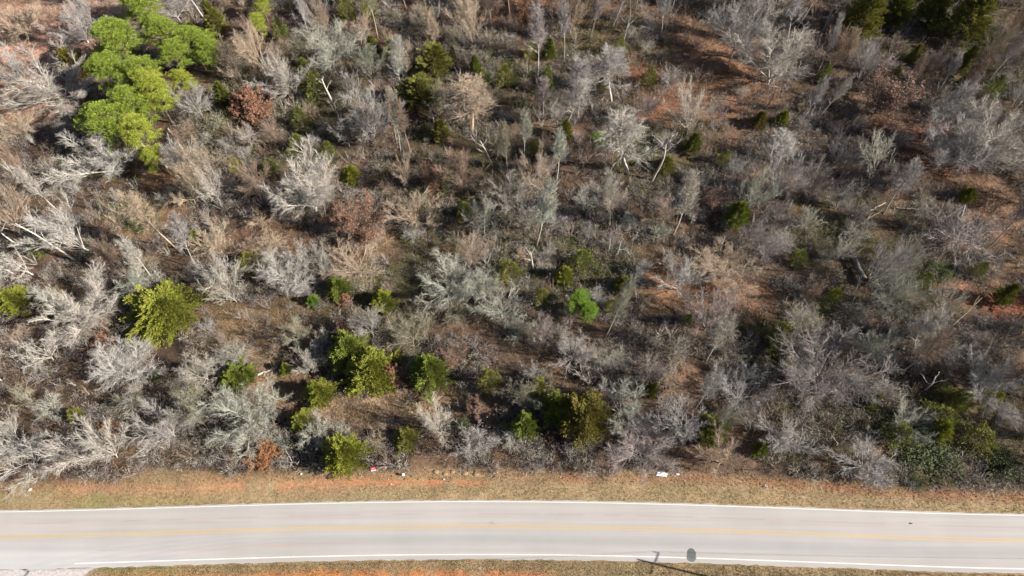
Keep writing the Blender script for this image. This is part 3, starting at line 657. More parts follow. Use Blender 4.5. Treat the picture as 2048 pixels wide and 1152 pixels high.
 ('pine', 1180, 622, 44, 4.5, 'bright', 'small vivid green pine in the middle, lower right one of two', None, None),
 # dead leaved oaks
 ('rustfull', 497, 205, 72, 6, 'rust', 'rounded oak full of pinkish tan dead leaves right of the pine grove', 'the pinkish oak right of the pines', None),
 ('rustfull', 205, 684, 42, 3, 'rust', 'small oak with pinkish tan leaves below the pale leaning tree', None, None),
 ('rustfull', 780, 745, 40, 4.5, 'rust', 'tan pink leaved bush standing against the big bright clearing cedar', None, None),
 ('rustfull', 681, 655, 24, 4, 'pink', 'narrow pink red leaved sapling above the dark clearing cedar', None, None),
 ('rustfull', 953, 815, 44, 3, 'pink', 'pink red leaved small oak right of the tan clearing', 'the pink red oak', None),
 ('rustfull', 527, 905, 60, 2.6, 'orange', 'orange tan leaved low oak at the tree line left of the front roadside cedar', 'the orange oak at the tree line', None),
 ('rustfull', 215, 862, 44, 2.2, 'orange', 'low orange leaved oak left of the purplish fan tree', None, None),
 ('rust', 1775, 185, 130, 10, 'pink', 'large pinkish brown leaved oak at upper right', 'the large pinkish oak', None),
 ('rustfull', 690, 600, 26, 2, 'rust', 'tiny pink leaved oak touching the sapling cedar', None, None),
 ('rust', 1425, 400, 60, 6, 'pink', 'oak with sparse pink leaves left of the lone cedar', None, None),
 ('rust', 712, 445, 110, 8, 'rust', 'brownish oak with sparse leaves right of the large pale fan tree', 'the brownish sparse oak', None),
 ('rust', 905, 715, 60, 5, 'pink', 'thin oak with pinkish leaves right of the right clearing cedar', None, None),
 ('rust', 1050, 30, 40, 9, 'orange', 'narrow tree with rusty leaves up its trunk at the top edge', None, None),
 ('rust', 865, 350, 60, 6, 'rust', 'sparse rusty oak below the lower dome cedar', None, None),
 # green shrubs
 ('green', 1865, 905, 120, 2.6, 'gb', 'large blue green shrub at the lower right by the road', 'the large blue green shrub', None),
 ('thincedar', 1800, 868, 76, 4.5, 'cd', 'dark green thin cedar left of the large blue green shrub', None, None),
 ('thincedar', 1962, 880, 80, 5, 'cdull', 'yellowish green thin cedar right of the large blue green shrub', None, None),
 ('green', 2010, 925, 80, 2.4, 'gd', 'dark green shrub in the lower right corner of the wood', None, None),
 ('green', 1835, 962, 40, 1.2, 'gd', 'low green shrub at the tree line below the large blue green shrub', None, None),
 ('thincedar', 1885, 835, 80, 5, 'cd', 'dark green thin cedar above the large blue green shrub', None, None),
 ('green', 210, 125, 28, 2.4, 'gb', None, None, None),
 ('green', 430, 245, 46, 2.4, 'olive', 'olive green shrub right of the pine grove under the slim grey tree', None, None),
 ('green', 275, 435, 60, 1.6, 'gd', 'low green shrub right of the tall leaning white tree', None, None),
 ('green', 925, 850, 34, 2.2, 'gb', 'small fresh green shrub near the road right of the tan clearing', None, None),
 ('green', 1880, 540, 60, 1.6, 'gd', 'low green shrub below the large vine tangle', None, None),
 ('green', 1645, 610, 50, 2.4, 'gb', 'green leaved shrub above the wide brownish dome tree', None, None),
 ('green', 1200, 280, 34, 1.6, 'bright', 'small fresh green shrub left of the tall many stemmed pale tree', None, None),
]
LAND = []
for form, cx, cy, w, h, col, label, lm, tilt in HERO:
    if label is None: continue
    zc = {'cedar': .45, 'roundcedar': .5, 'thincedar': .45, 'pine': .72, 'green': .5, 'bush': .5, 'vine': .4, 'tall': .6, 'vase': .62, 'multi': .5}.get(form, .55)*h
    dx = dy = 0
    x, y = up(cx, cy, zc)
    if tilt: x -= math.sin(math.radians(tilt[1]))*zc
    Rm = w/2*proj(x, y, zc)[2]/FPX*(1.12 if form == 'pine' else 1.08 if 'cedar' in form else 1.15)
    plant(form, x, y, Rm, h, PAL[col], label, tilt=tilt, bark=PAL['dark'] if label.startswith('huge grey') else (C(150, 128, 108) if form == 'pine' else None))
    if lm: LAND.append((x, y, lm))

# ------------------------------------------------------------------ snags, logs, stumps
def snag(name, label, px, py, h, lean, r0, col, arms, seed, cat='dead tree', broken=True):
    rr = random.Random(seed); x, y = up(px, py); z = float(ground_h(x, y))
    root = link(bpy.data.objects.new(name, None)); root.location = (x, y, z-.05)
    T, A = Tubes(), Tubes()
    d = Vector((lean[0], lean[1], 1)).normalized()
    P, D = poly(Vector((0, 0, -.2)), d, h, 8, .05, .0, rr)
    T.add(P, [r0*(1-.55*j/8)*(1+.1*math.sin(j*2.1)) for j in range(9)], 8)
    for k, (t, L, az, a) in enumerate(arms):
        i = min(int(t*8), 7); p = P[i].lerp(P[i+1], t*8-i); az = math.radians(az); a = math.radians(a)
        v = Vector((math.sin(a)*math.cos(az), math.sin(a)*math.sin(az), math.cos(a)))
        Q, E = poly(p, v, L, 6, .17, .04, rr); rb = r0*.5*(1-.3*t)
        A.add(Q, [rb*(1-.75*j/6) for j in range(7)], 6)
        for s in range(4):
            j = rr.randint(2, 5); Q2, _ = poly(Q[j], (E[j]+perp(E[j], rr)*.9).normalized(), L*rr.uniform(.2, .45), 4, .25, .0, rr)
            A.add(Q2, [rb*.35, rb*.3, rb*.22, rb*.15, .012], 4)
    o = link(bpy.data.objects.new('trunk', T.mesh('trunk', [M_bark], True)), root); o.color = (*col, 1)
    if arms: o = link(bpy.data.objects.new('branches', A.mesh('branches', [M_bark], True)), root); o.color = (*col, 1)
    tag(root, label, cat, 'dead standing trunks'); PLACED.append((x, y, .8)); PLACED.append((x*.98, y-3, 1.6)); KEEP.append((x, y-.6, 1.2))
Wt = C(218, 208, 194, .5); Gy = C(190, 184, 178, .5)
snag('dead_snag', 'forked white snag with a broken crown under the round grey dome tree', 664, 205, 6.5, (-.10, .0), .26, Wt, [(.55, 2.6, 20, 35), (.75, 2.0, 160, 40), (.35, 2.2, 190, 70), (.9, 1.4, 60, 30)], 1)
snag('dead_snag', 'tallest white forked snag right of the many stemmed pale tree', 1303, 362, 11, (.05, 0), .24, Wt, [(.8, 4.0, 120, 28), (.75, 4.4, 20, 30), (.95, 2.5, 330, 20), (.6, 1.5, 180, 70)], 2)
snag('dead_snag', 'slim pale snag with a small fork, right of the tallest forked snag', 1358, 405, 9, (.06, 0), .19, Wt, [(.85, 1.8, 140, 25), (.9, 1.8, 20, 30)], 3)
snag('dead_snag', 'thin curved bleached snag leaning right among brown brush on the right', 1700, 462, 6, (.7, .25), .12, Wt, [(.85, 1.8, 20, 50), (.6, 1.2, 60, 60)], 4)
snag('dead_snag', 'small bleached snag with two crooked arms at lower right', 1853, 778, 6.0, (-.05, 0), .16, Wt, [(.55, 2.6, 10, 62), (.5, 2.4, 165, 60), (.9, 1.2, 60, 40)], 5)
snag('dead_snag', 'crooked pale snag right of the bluish vase tree, mid wood', 1066, 535, 6, (-.08, 0), .16, Wt, [(.7, 2.4, 160, 45), (.85, 1.6, 30, 30), (.5, 2.0, 200, 70)], 6)
snag('dead_snag', 'broken grey stump splitting into two legs beside the low cedar', 1920, 440, 4.5, (-.28, .1), .28, Gy, [(.97, 3.6, 205, 125)], 7)
snag('dead_snag', 'short splintered stump in the brush below the middle, right one of two', 1234, 508, 3.6, (.02, 0), .17, Gy, [(.4, 1.6, 10, 110)], 8)
snag('dead_snag', 'short splintered stump in the brush below the middle, left one of two', 1217, 503, 4.2, (-.03, 0), .14, Gy, [(.8, .9, 170, 40)], 9)
snag('dead_snag', 'tall pale dead trunk leaning left behind the tall leaning white tree', 150, 520, 11, (-.32, .1), .2, Wt, [(.5, 4, 150, 40), (.7, 3, 60, 35), (.85, 2.2, 170, 30)], 10)
snag('dead_snag', 'bare white trunk leaning left at the left edge', 34, 552, 9, (-.42, .1), .19, Wt, [(.6, 2.2, 170, 30)], 11)
snag('dead_snag', 'thin pale leaning trunk left of the drooping bleached tree', 62, 510, 8, (-.3, .1), .15, Wt, [(.7, 2.5, 40, 30)], 12)
snag('dead_snag', 'pale straight trunk leaning left under the bottom tip pine', 335, 335, 8, (-.35, .05), .17, C(206, 180, 156, .7), [], 13)
snag('dead_snag', 'small white branching snag in the brown brush at the top middle', 1245, 95, 8, (.02, 0), .14, Gy, [(.7, 3, 20, 40), (.8, 2.4, 150, 35), (.6, 2, 70, 40)], 14)
snag('dead_snag', 'pale dead trunk leaning right near the right edge', 1905, 650, 7, (.35, .3), .13, C(200, 180, 150, .7), [(.6, 2, 30, 30), (.7, 2, 80, 40)], 15)
snag('dead_snag', 'pink barked dead trunk right of the orange clearing with drooping branches', 1530, 220, 6, (.2, .1), .17, C(180, 140, 124, .6), [(.9, 3, 180, 80), (.8, 2.6, 10, 70), (.95, 2, 200, 60)], 16)
snag('dead_snag', 'crooked white snag among tan twigs right of the lower dome cedar', 985, 330, 8, (-.14, 0), .17, Wt, [(.7, 3.4, 160, 45), (.8, 3, 40, 35), (.5, 2.4, 190, 75)], 17)
snag('dead_snag', 'small white limbed snag against the lower dome cedar', 868, 245, 5.5, (-.1, 0), .15, Wt, [(.7, 2.2, 10, 55), (.8, 2, 160, 50), (.6, 1.6, 60, 60)], 18)
def log(label, a, b, r, col, seed, z=.25, stubs=3, name='fallen_log'):
    rr = random.Random(seed); A = Vector((*up(*a), 0)); B = Vector((*up(*b), 0)); mid = (A+B)/2
    root = link(bpy.data.objects.new(name, None)); root.location = (A.x, A.y, float(ground_h(A.x, A.y)))
    n = 7; T = Tubes(); pts = []
    for i in range(n+1):
        q = A.lerp(B, i/n); pts.append(Vector((q.x-A.x+rr.uniform(-.12, .12), q.y-A.y+rr.uniform(-.12, .12), float(ground_h(q.x, q.y))-float(ground_h(A.x, A.y))+r+z)))
    T.add(pts, [r*(1-.45*i/n) for i in range(n+1)], 8)
    o = link(bpy.data.objects.new('trunk', T.mesh('trunk', [M_bark], True)), root); o.color = (*col, 1)
    for k in range(stubs):
        S_ = Tubes(); i = rr.randint(2, n-1); Q, _ = poly(pts[i], Vector((rr.uniform(-1, 1), rr.uniform(-1, 1), .7)).normalized(), rr.uniform(.8, 2.4), 5, .2, 0, rr)
        S_.add(Q, [r*.35*(1-.15*j) for j in range(6)], 5)
        o = link(bpy.data.objects.new('branch_stub', S_.mesh('branch_stub', [M_bark])), root); o.color = (*col, 1)
    tag(root, label, 'log', 'fallen trunks'); return root, pts
log('short bleached log lying in the tan clearing', (512, 752), (552, 736), .2, Wt, 1, .05)
log('whitish straight log lying in brown brush left of the broken stump', (1835, 420), (1790, 418), .16, Wt, 2, .3)
log('curved white branch on the ground right of the thin curved snag', (1738, 425), (1768, 408), .09, Wt, 3, .6, 5)
rt, pts = log('thick uprooted dark trunk with a pale broken end in deep shade, right side', (1725, 565), (1688, 488), .5, C(120, 108, 100, .6), 4, .4, 2)
Rt = Tubes(); rr_ = random.Random(8)
for k in range(34):
    d = Vector((rr_.uniform(-.2, 1), -rr_.uniform(.2, 1), rr_.uniform(-.3, .9))).normalized(); Q, _ = poly(pts[0], d, rr_.uniform(.9, 2.6), 5, .3, 0, rr_); Rt.add(Q, [.10, .08, .06, .04, .025, .012], 5)
o = link(bpy.data.objects.new('roots', Rt.mesh('roots', [M_bark])), rt); o.color = (*C(120, 100, 88), 1)
log('grey fallen trunk reaching right from the uprooted roots', (1735, 560), (1800, 548), .16, Gy, 5, .3)
log('dark log in shade left of the largest yellow green cedar', (115, 602), (165, 598), .2, C(128, 118, 112, .6), 6, .2)
log('pale fallen branch in the wood right of the pine grove', (486, 280), (522, 270), .12, Wt, 7, .5)
log('pinkish pale fallen trunk right of the bottom tip pine', (385, 330), (340, 262), .16, C(206, 180, 160, .7), 8, .6)
log('bleached branch lying at the tree line under the purplish roadside vase tree', (1262, 903), (1290, 912), .12, Wt, 9, .3, 1)

# ------------------------------------------------------------------ filler wood
SMALL = [(690, 12, 46, 8), (735, 14, 36, 7), (610, 140, 40, 6), (905, 112, 26, 5), (1240, 92, 30, 5), (965, 158, 34, 5), (1060, 105, 30, 5), (1130, 262, 32, 5), (1205, 168, 26, 4), (700, 345, 40, 4), (880, 262, 42, 5), (1070, 300, 40, 4),
 (765, 600, 50, 4), (1128, 548, 44, 4), (1085, 592, 40, 4), (1225, 612, 34, 3.5), (385, 735, 34, 3), (495, 747, 36, 3), (1668, 592, 36, 4), (1745, 800, 40, 4), (1600, 515, 40, 4), (1375, 640, 30, 3), (540, 335, 44, 4), (655, 300, 40, 5), (1450, 320, 34, 4),
 (1330, 330, 40, 4), (930, 420, 36, 4), (470, 330, 34, 4), (1240, 330, 30, 4), (1990, 175, 40, 6), (1790, 150, 30, 5), (1650, 150, 30, 5), (560, 60, 36, 6), (1850, 560, 40, 4), (1960, 540, 36, 4), (390, 470, 34, 3), (80, 500, 36, 4), (150, 830, 34, 3), (570, 735, 28, 2.5), (1985, 800, 44, 5), (1925, 800, 50, 5), (1880, 860, 60, 5), (1520, 900, 36, 3.5), (1300, 780, 34, 4)]
KEEPALL[0] = False; KEEP_H = np.array(KEEP)
def open_view(x, y, k=1.0):
    d = np.ones(len(x), bool)
    for a, b, r in KEEP_H: d &= (x-a)**2+(y-b)**2 > (k*r)**2
    return d
def desc_color(k): return {'white': 'whitish', 'pale': 'pale', 'grey': 'grey', 'tan': 'tan', 'purple': 'purplish', 'brown': 'brownish', 'olive': 'olive grey', 'lichen': 'lichen grey', 'dark': 'dark grey'}[k]
USED = set(); USED |= {o['label'] for o in bpy.data.objects if 'label' in o}
def auto_label(x, y, lead):
    ds = sorted(LAND, key=lambda l: (l[0]-x)**2+(l[1]-y)**2)
    for rank in range(14):
        lx, ly, ph = ds[rank]; dx, dy = x-lx, y-ly; D = math.hypot(dx, dy)
        a = math.degrees(math.atan2(dy, dx)) % 360
        dirs = ['right of', 'up and right of', 'straight above', 'up and left of', 'left of', 'down and left of', 'straight below', 'down and right of']
        w = dirs[int(((a+22.5) % 360)//45)]
        dist = 'just ' if D < 9 else ('' if D < 20 else 'well ')
        s = lead+' '+dist+w+' '+ph
        if len(s.split()) <= 16 and s not in USED: USED.add(s); return s
    s = lead+' '+dist+w+' '+ph
    return s
def tone(px, py):
    """typical twig colour of this part of the wood"""
    u = R.random()
    if px < 560 and py > 560: return R.choice(['lichen', 'pale', 'white', 'tan', 'lichen', 'olive'])
    if px < 560: return R.choice(['tan', 'pale', 'tan', 'grey', 'brown', 'white'])
    if px < 1050: return R.choice(['tan', 'tan', 'pale', 'grey', 'brown', 'olive', 'lichen'])
    if py < 350: return R.choice(['grey', 'tan', 'brown', 'grey', 'pale', 'purple'])
    return R.choice(['grey', 'purple', 'pale', 'brown', 'tan', 'dark', 'pale', 'grey', 'lichen'])
def scatter(n, kinds, rmin, rmax, hfun, spacing, clear_max, tries=60000):
    done = 0
    P = np.array(PLACED)
    for _ in range(tries):
        if done >= n: break
        y = R.uniform(24, 150); hw = .86*y*.5+70+8
        x = R.uniform(-hw, hw+8)
        px, py, _d = proj(x, y)
        if py < -70 or px < -45 or px > 2048+90 or py > treeline(px)-14-R.random()*8: continue
        cl, gr, fo = masks(np.array([x]), np.array([y]))
        if cl[0] > clear_max and R.random() < .8: continue
        r = R.uniform(rmin, rmax)
        if len(P):
            d = np.hypot(P[:, 0]-x, P[:, 1]-y)
            if np.any(d < spacing*(P[:, 2]+r)): continue
        form = kinds(px, py); col = tone(px, py)
        r0_ = r; r = r*.62 if form == 'tall' else r
        h = hfun(form, r0_); name = NAMES[form]
        if KINDC[name] >= 298: form = None; break
        # keep the clearing and the road side low
        if py > treeline(px)-40: h *= .7
        size = ('small' if h < 5 else 'medium' if h < 8.5 else 'tall') if name == 'bare_tree' else ('low' if h < 2.4 else 'tall')
        shape = {'oak': 'spreading bare tree', 'vase': 'fan crowned bare tree', 'tall': 'slender bare tree', 'multi': 'many stemmed bare tree', 'dead': 'crooked limbed bare tree', 'bush': 'twiggy shrub', 'vine': 'tangled shrub'}[form]
        b = PAL[col]; j = R.uniform(.82, 1.14); cc = (b[0]*j*R.uniform(.97, 1.03), b[1]*j, b[2]*j*R.uniform(.95, 1.05))
        plant(form, x, y, r, h, cc, auto_label(x, y, size+' '+desc_color(col)+' '+shape), tilt=(R.gauss(0, 4), R.gauss(0, 4)))
        P = np.array(PLACED); done += 1
    return done
def kt(px, py):
    u = R.random()
    if py < 330 and px > 620: return 'tall' if u < (.72 if px > 1000 else .55) else 'vase' if u < .88 else 'oak'
    if px < 560 and py > 560: return 'oak' if u < .35 else 'dead' if u < .5 else 'multi' if u < .8 else 'vase'
    return 'oak' if u < .28 else 'vase' if u < .54 else 'multi' if u < .76 else 'tall' if u < .95 else 'dead'
def ht(form, r): return {'oak': 1.9*r+2.2, 'vase': 2.2*r+2.2, 'tall': 3.0*r+5.5, 'multi': 1.5*r+1.6, 'dead': 1.6*r+2}[form]*R.uniform(.85, 1.15)
for cx, cy, w, h in SMALL:
    x, y = up(cx, cy, h*.45); col = R.choice(['cdull', 'cg', 'cd', 'cy']); form = R.choice(['cedar', 'thincedar', 'thincedar'])
    plant(form, x, y, w/2*proj(x, y, h*.45)[2]/FPX*1.05, h, PAL[col], auto_label(x, y, ('small ' if w < 40 else '')+{'cdull': 'olive', 'cg': 'green', 'cd': 'dark olive', 'cy': 'yellow green'}[col]+(' thin' if form[0] == 't' else ' dense')+' cedar'))
KEEP_H = np.array(KEEP)
n1 = scatter(260, kt, 2.2, 4.8, ht, .50, .55)
n2 = scatter(297, lambda px, py: 'bush' if R.random() < .6 else 'vine', 1.6, 3.3, lambda f, r: (.95*r+.5)*R.uniform(.8, 1.2), .36, .7)
print('filler', n1, n2, KINDC)

# ------------------------------------------------------------------ undergrowth, litter, grass (countless: one object each)
def field(n, x0=-125, x1=125, y0=8, y1=150):
    y = rng.uniform(y0, y1, n); x = rng.uniform(x0, x1, n); px, py, _ = proj(x, y)
    k = (px > -80) & (px < 2140) & (py > -60) & (py < 1175); return x[k], y[k], px[k], py[k]
# brush: clumps of thin crooked stems
x, y, px, py = field(92000); cl, gr, fo = masks(x, y)
edge = treeline(px)+3-py+rng.normal(0, 3, len(x))
k = (edge > 0) & (rng.random(len(x)) > cl*.85) & (rng.random(len(x)) < np.clip(4.2*fbm(x, y, 4)-1.5, .1, 1)) & open_view(x, y, .55)
x, y, px, py, gr = x[k], y[k], px[k], py[k], gr[k]; n = len(x); m = 34
hh = rng.uniform(.7, 2.7, n)*(.45+1.1*fbm(x, y, 9)); rw = rng.uniform(.35, 1.25, n)
tb = np.array([C(*c, .41) for c in ((186, 164, 140), (166, 142, 120), (172, 160, 154), (196, 184, 166), (142, 120, 102))])
ci = (np.clip(vnoise(x, y, 4)*.7+rng.random(n)*.3, 0, .999)*5).astype(int); colr = tb[ci]*rng.uniform(.6, 1.5, (n, 1)); g_ = (rng.random(n) < gr*.55)
colr[g_] = np.array([C(*c, .5) for c in ((124, 124, 72), (112, 118, 66), (144, 138, 86), (102, 110, 62))])[rng.integers(0, 4, g_.sum())]
N = n*m; r3 = lambda a: np.repeat(a, m)
dv = unit(rng.normal(size=(N, 3))); dv[:, 2] = np.abs(dv[:, 2]); st = rng.uniform(.1, .85, N)
bx = r3(x)+dv[:, 0]*st*r3(rw); by = r3(y)+dv[:, 1]*st*r3(rw); bz = ground_h(bx, by)+dv[:, 2]*st*r3(hh)
V, Fb = ribbons(np.stack([bx, by, bz], 1), dv*[1, 1, .9]+rng.normal(0, .55, (N, 3)), rng.uniform(.35, 1.1, N)*(.5+.5*r3(rw)), rng.uniform(.010, .022, N), rng, .5, -.05)
cc = np.repeat(r3(np.arange(n))*0, 5); cc = np.repeat(np.repeat(colr, m, 0)*rng.uniform(.75, 1.25, (N, 1)), 5, 0)
tag(link(bpy.data.objects.new('undergrowth', mesh('undergrowth', V, Fb, [M_brush], col=cc))), 'low brown and grey brush covering the floor of the wood', 'undergrowth', kind='stuff')
print('brush stems', N)
# saplings: fans of thin stems, too many to count
x, y, px, py = field(8000, x0=-130, x1=140); cl, gr, fo = masks(x, y)
k = (treeline(px)-4-py > 0) & (rng.random(len(x)) > cl*.9) & (rng.random(len(x)) < np.clip(3.2*fbm(x+77, y, 8)-.8, .1, 1)) & open_view(x, y, 1.15); x, y, px, py = x[k], y[k], px[k], py[k]; n = len(x)
ns, nt_ = 9, 17; h = rng.uniform(2.0, 4.6, n); sp_ = rng.uniform(.25, .75, n)
az = rng.uniform(0, 6.283, (n, ns)); sl = np.sqrt(rng.random((n, ns)))*sp_[:, None]; gzz = ground_h(x, y)
D = unit(np.stack([np.cos(az)*sl, np.sin(az)*sl, np.ones_like(az)], -1)+rng.normal(0, .05, (n, ns, 3))).reshape(-1, 3); Lr = np.repeat(h, ns)*rng.uniform(.6, 1, n*ns)
A = np.repeat(np.stack([x, y, gzz-.05], 1), ns, 0)+rng.normal(0, .08, (n*ns, 3))*[1, 1, 0]
V1, F1 = ribbons(A, D, Lr, rng.uniform(.016, .034, n*ns), rng, .12, .05)
t = rng.uniform(.25, .98, n*ns*nt_)[:, None]; A2 = np.repeat(A, nt_, 0)+np.repeat(D*Lr[:, None], nt_, 0)*t
D2 = np.repeat(D, nt_, 0)+unit(rng.normal(size=(len(t), 3)))*rng.uniform(.3, .8, (len(t), 1))
V2, F2 = ribbons(A2, D2, np.repeat(Lr, nt_)*rng.uniform(.1, .3, len(t))*(1.15-.6*t[:, 0]), rng.uniform(.006, .012, len(t)), rng, .3, .03)
tr_ = np.array([C(*c, .47) for c in ((204, 184, 158), (192, 182, 172), (180, 156, 134), (212, 204, 190), (186, 172, 166))])
cs = tr_[(np.clip(vnoise(x, y, 12)*.6+rng.random(n)*.4, 0, .999)*5).astype(int)]*rng.uniform(.65, 1.35, (n, 1))
cc = np.concatenate([np.repeat(cs, ns*5, 0), np.repeat(cs, ns*nt_*5, 0)])
tag(link(bpy.data.objects.new('saplings', mesh('saplings', np.concatenate([V1, V2]), F1+[f+len(V1) for f in F2], [M_brush], col=cc))), 'countless thin bare saplings filling the gaps of the wood', 'saplings', kind='stuff')
print('saplings', n)
# green leaves low in the brush
x, y, px, py = field(420000); cl, gr, fo = masks(x, y)
k = (treeline(px)-4-py > 0) & (rng.random(len(x)) < gr*np.where((px > 1650) & (py > 740), .35, .7)*np.clip(fbm(x, y, 4)*3-1.05, 0, 1))
x, y = x[k], y[k]; n = len(x); z = ground_h(x, y)+rng.random(n)**1.4*1.3*vnoise(x, y, 2.5)
D = rng.normal(size=(n, 3)); D[:, 2] += .2
V, F = leaf_quads(np.stack([x, y, z], 1), D, rng.uniform(.12, .26, n), rng.uniform(.07, .13, n))
gc = np.array([C(*c, .56) for c in ((112, 116, 54), (98, 112, 50), (132, 130, 64), (84, 98, 44))])
cc = np.repeat(gc[(vnoise(x, y, 3)*3.99).astype(int)]*rng.uniform(.75, 1.25, (n, 1)), 4, 0)
tag(link(bpy.data.objects.new('ground_cover', mesh('ground_cover', V, [F], [M_grass], col=cc))), 'dull green creeping ground cover in shady hollows of the wood', 'ground cover', kind='stuff')
# leaf litter
x, y, px, py = field(420000); cl, gr, fo = masks(x, y)
k = (treeline(px)+22-py > 0) & (rng.random(len(x)) < .35+.65*cl); x, y = x[k], y[k]; n = len(x)
z = ground_h(x, y)+rng.uniform(.02, .10, n); D = rng.normal(size=(n, 3)); D[:, 2] *= .45
V, F = leaf_quads(np.stack([x, y, z], 1), D, rng.uniform(.14, .34, n), rng.uniform(.08, .2, n))
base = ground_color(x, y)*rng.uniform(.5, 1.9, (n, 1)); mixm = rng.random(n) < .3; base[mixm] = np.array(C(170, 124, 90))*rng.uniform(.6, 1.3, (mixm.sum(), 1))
tag(link(bpy.data.objects.new('leaf_litter', mesh('leaf_litter', V, [F], [M_litter], col=np.repeat(base, 4, 0)))), 'fallen brown and orange leaves strewn over the wood floor', 'leaf litter', kind='stuff')
# dry grass on both verges and in the clearings
def grass(n, y0, y1, keep, name, label, hs):
    x, y, px, py = field(n, y0=y0, y1=y1); d = y-cent(x); p = keep(x, y, px, py, d)
    k = rng.random(len(x)) < p; x, y = x[k], y[k]; n = len(x); m = 3
    bx = np.repeat(x, m)+rng.normal(0, .05, n*m); by = np.repeat(y, m)+rng.normal(0, .05, n*m); N = n*m
    az = rng.uniform(0, 6.283, N); h_ = rng.uniform(*hs, N)*(.4+1.2*np.repeat(fbm(x, y, 1.6), m)); w_ = rng.uniform(.015, .035, N)
    p0 = np.stack([bx, by, ground_h(bx, by)-.01], 1); s = np.stack([-np.sin(az)*w_, np.cos(az)*w_, np.zeros(N)], 1)
    tip = p0+np.stack([np.cos(az)*h_*.75, np.sin(az)*h_*.75, h_], 1)
    V = np.stack([p0-s, p0+s, tip], 1).reshape(-1, 3); F = np.arange(3*N).reshape(N, 3)
    g = ground_color(x, y)*.5+.5*np.array(C(194, 164, 124)); t_ = vnoise(x, y, 3)
    g = g*(1-.25*(t_[:, None] > .62)*np.array([.5, .1, .5])); c = np.repeat(np.repeat(g*rng.uniform(.7, 1.4, (n, 1)), m, 0), 3, 0)
    tag(link(bpy.data.objects.new(name, mesh(name, V, [F], [M_grass], col=c))), label, 'grass', kind='stuff')
def clay(x, y, px, d):
    return np.exp(-((d-6.2)/.6)**2)*(px > 440)*(px < 980)*.55+np.exp(-((d+7)/1.0)**2)*(px > 200)*(px < 1130)*.8
grass(190000, 8, 34, lambda x, y, px, py, d: ((d > 3.85) & (py > treeline(px)+2))*(1-clay(x, y, px, d))*(.3+.9*fbm(x, y, 2)), 'dry_grass', 'short tan winter grass along the far road verge below the tree line', (.06, .2))
grass(200000, 8, 17, lambda x, y, px, py, d: ((d < -4.45) & (px > 175))*(1-clay(x, y, px, d))*(.3+.9*fbm(x, y, 2)), 'dry_grass', 'short tan winter grass along the near road verge at the bottom edge', (.06, .18))
grass(900000, 24, 90, lambda x, y, px, py, d: (py < treeline(px))*np.maximum.reduce([ell(x, y, 800, 815, 180, 36), ell(x, y, 540, 690, 125, 60), ell(x, y, 560, 780, 80, 50), ell(x, y, 450, 640, 90, 40), ell(x, y, 600, 640, 110, 50)])*.9, 'dry_grass', 'tan tufted grass in the small clearing around the cedars', (.12, .38))

# ------------------------------------------------------------------ utility poles and wires
M_wood = flat_mat('weathered_pole_wood', C(176, 160, 146, .6), .9, 8, .7, 1.1)
M_gal = flat_mat('galvanised_steel', (.62, .66, .70), .35, 9, .85, 1.1, .6)
M_ins = flat_mat('grey_porcelain', (.55, .64, .72), .3, 9, .9, 1.1)
PZ = 12.3
Send = Vector((*up(1320, 1106), 0)); Sdir = Vector((S.x, S.y, 0))/S.z
Arm = Vector((-1.46, -2.82, 0)); Arm.normalize()
E1 = Send+Sdir*PZ; E1.z = PZ                               # far end of the crossarm of the visible pole
E0 = Vector((*up(60, 1143), 0))+Sdir*PZ; E0.z = PZ
step = E1-E0; ENDS = [E0, E1, E1+Vector((step.x, -step.y+1.5, 0))]
def cyl(T, a, b, r0, r1, n=10): T.add([tuple(a), tuple((Vector(a)+Vector(b))/2), tuple(b)], [r0, (r0+r1)/2, r1], n)
def capped(T, a, b, r, n=10):
    a = Vector(a); b = Vector(b); e = (b-a)*.001; T.add([tuple(a-e*2), tuple(a-e), tuple(a), tuple(b), tuple(b+e), tuple(b+e*2)], [.001, r*.9, r, r, r*.9, .001], n)
LBL = ['wooden utility pole whose insulator shadow falls on the gravel drive at lower left', 'wooden utility pole with crossarm standing at the bottom edge right of the tar patch', 'wooden utility pole further along the near verge beyond the right edge']
HALF = 1.6; ATT = []
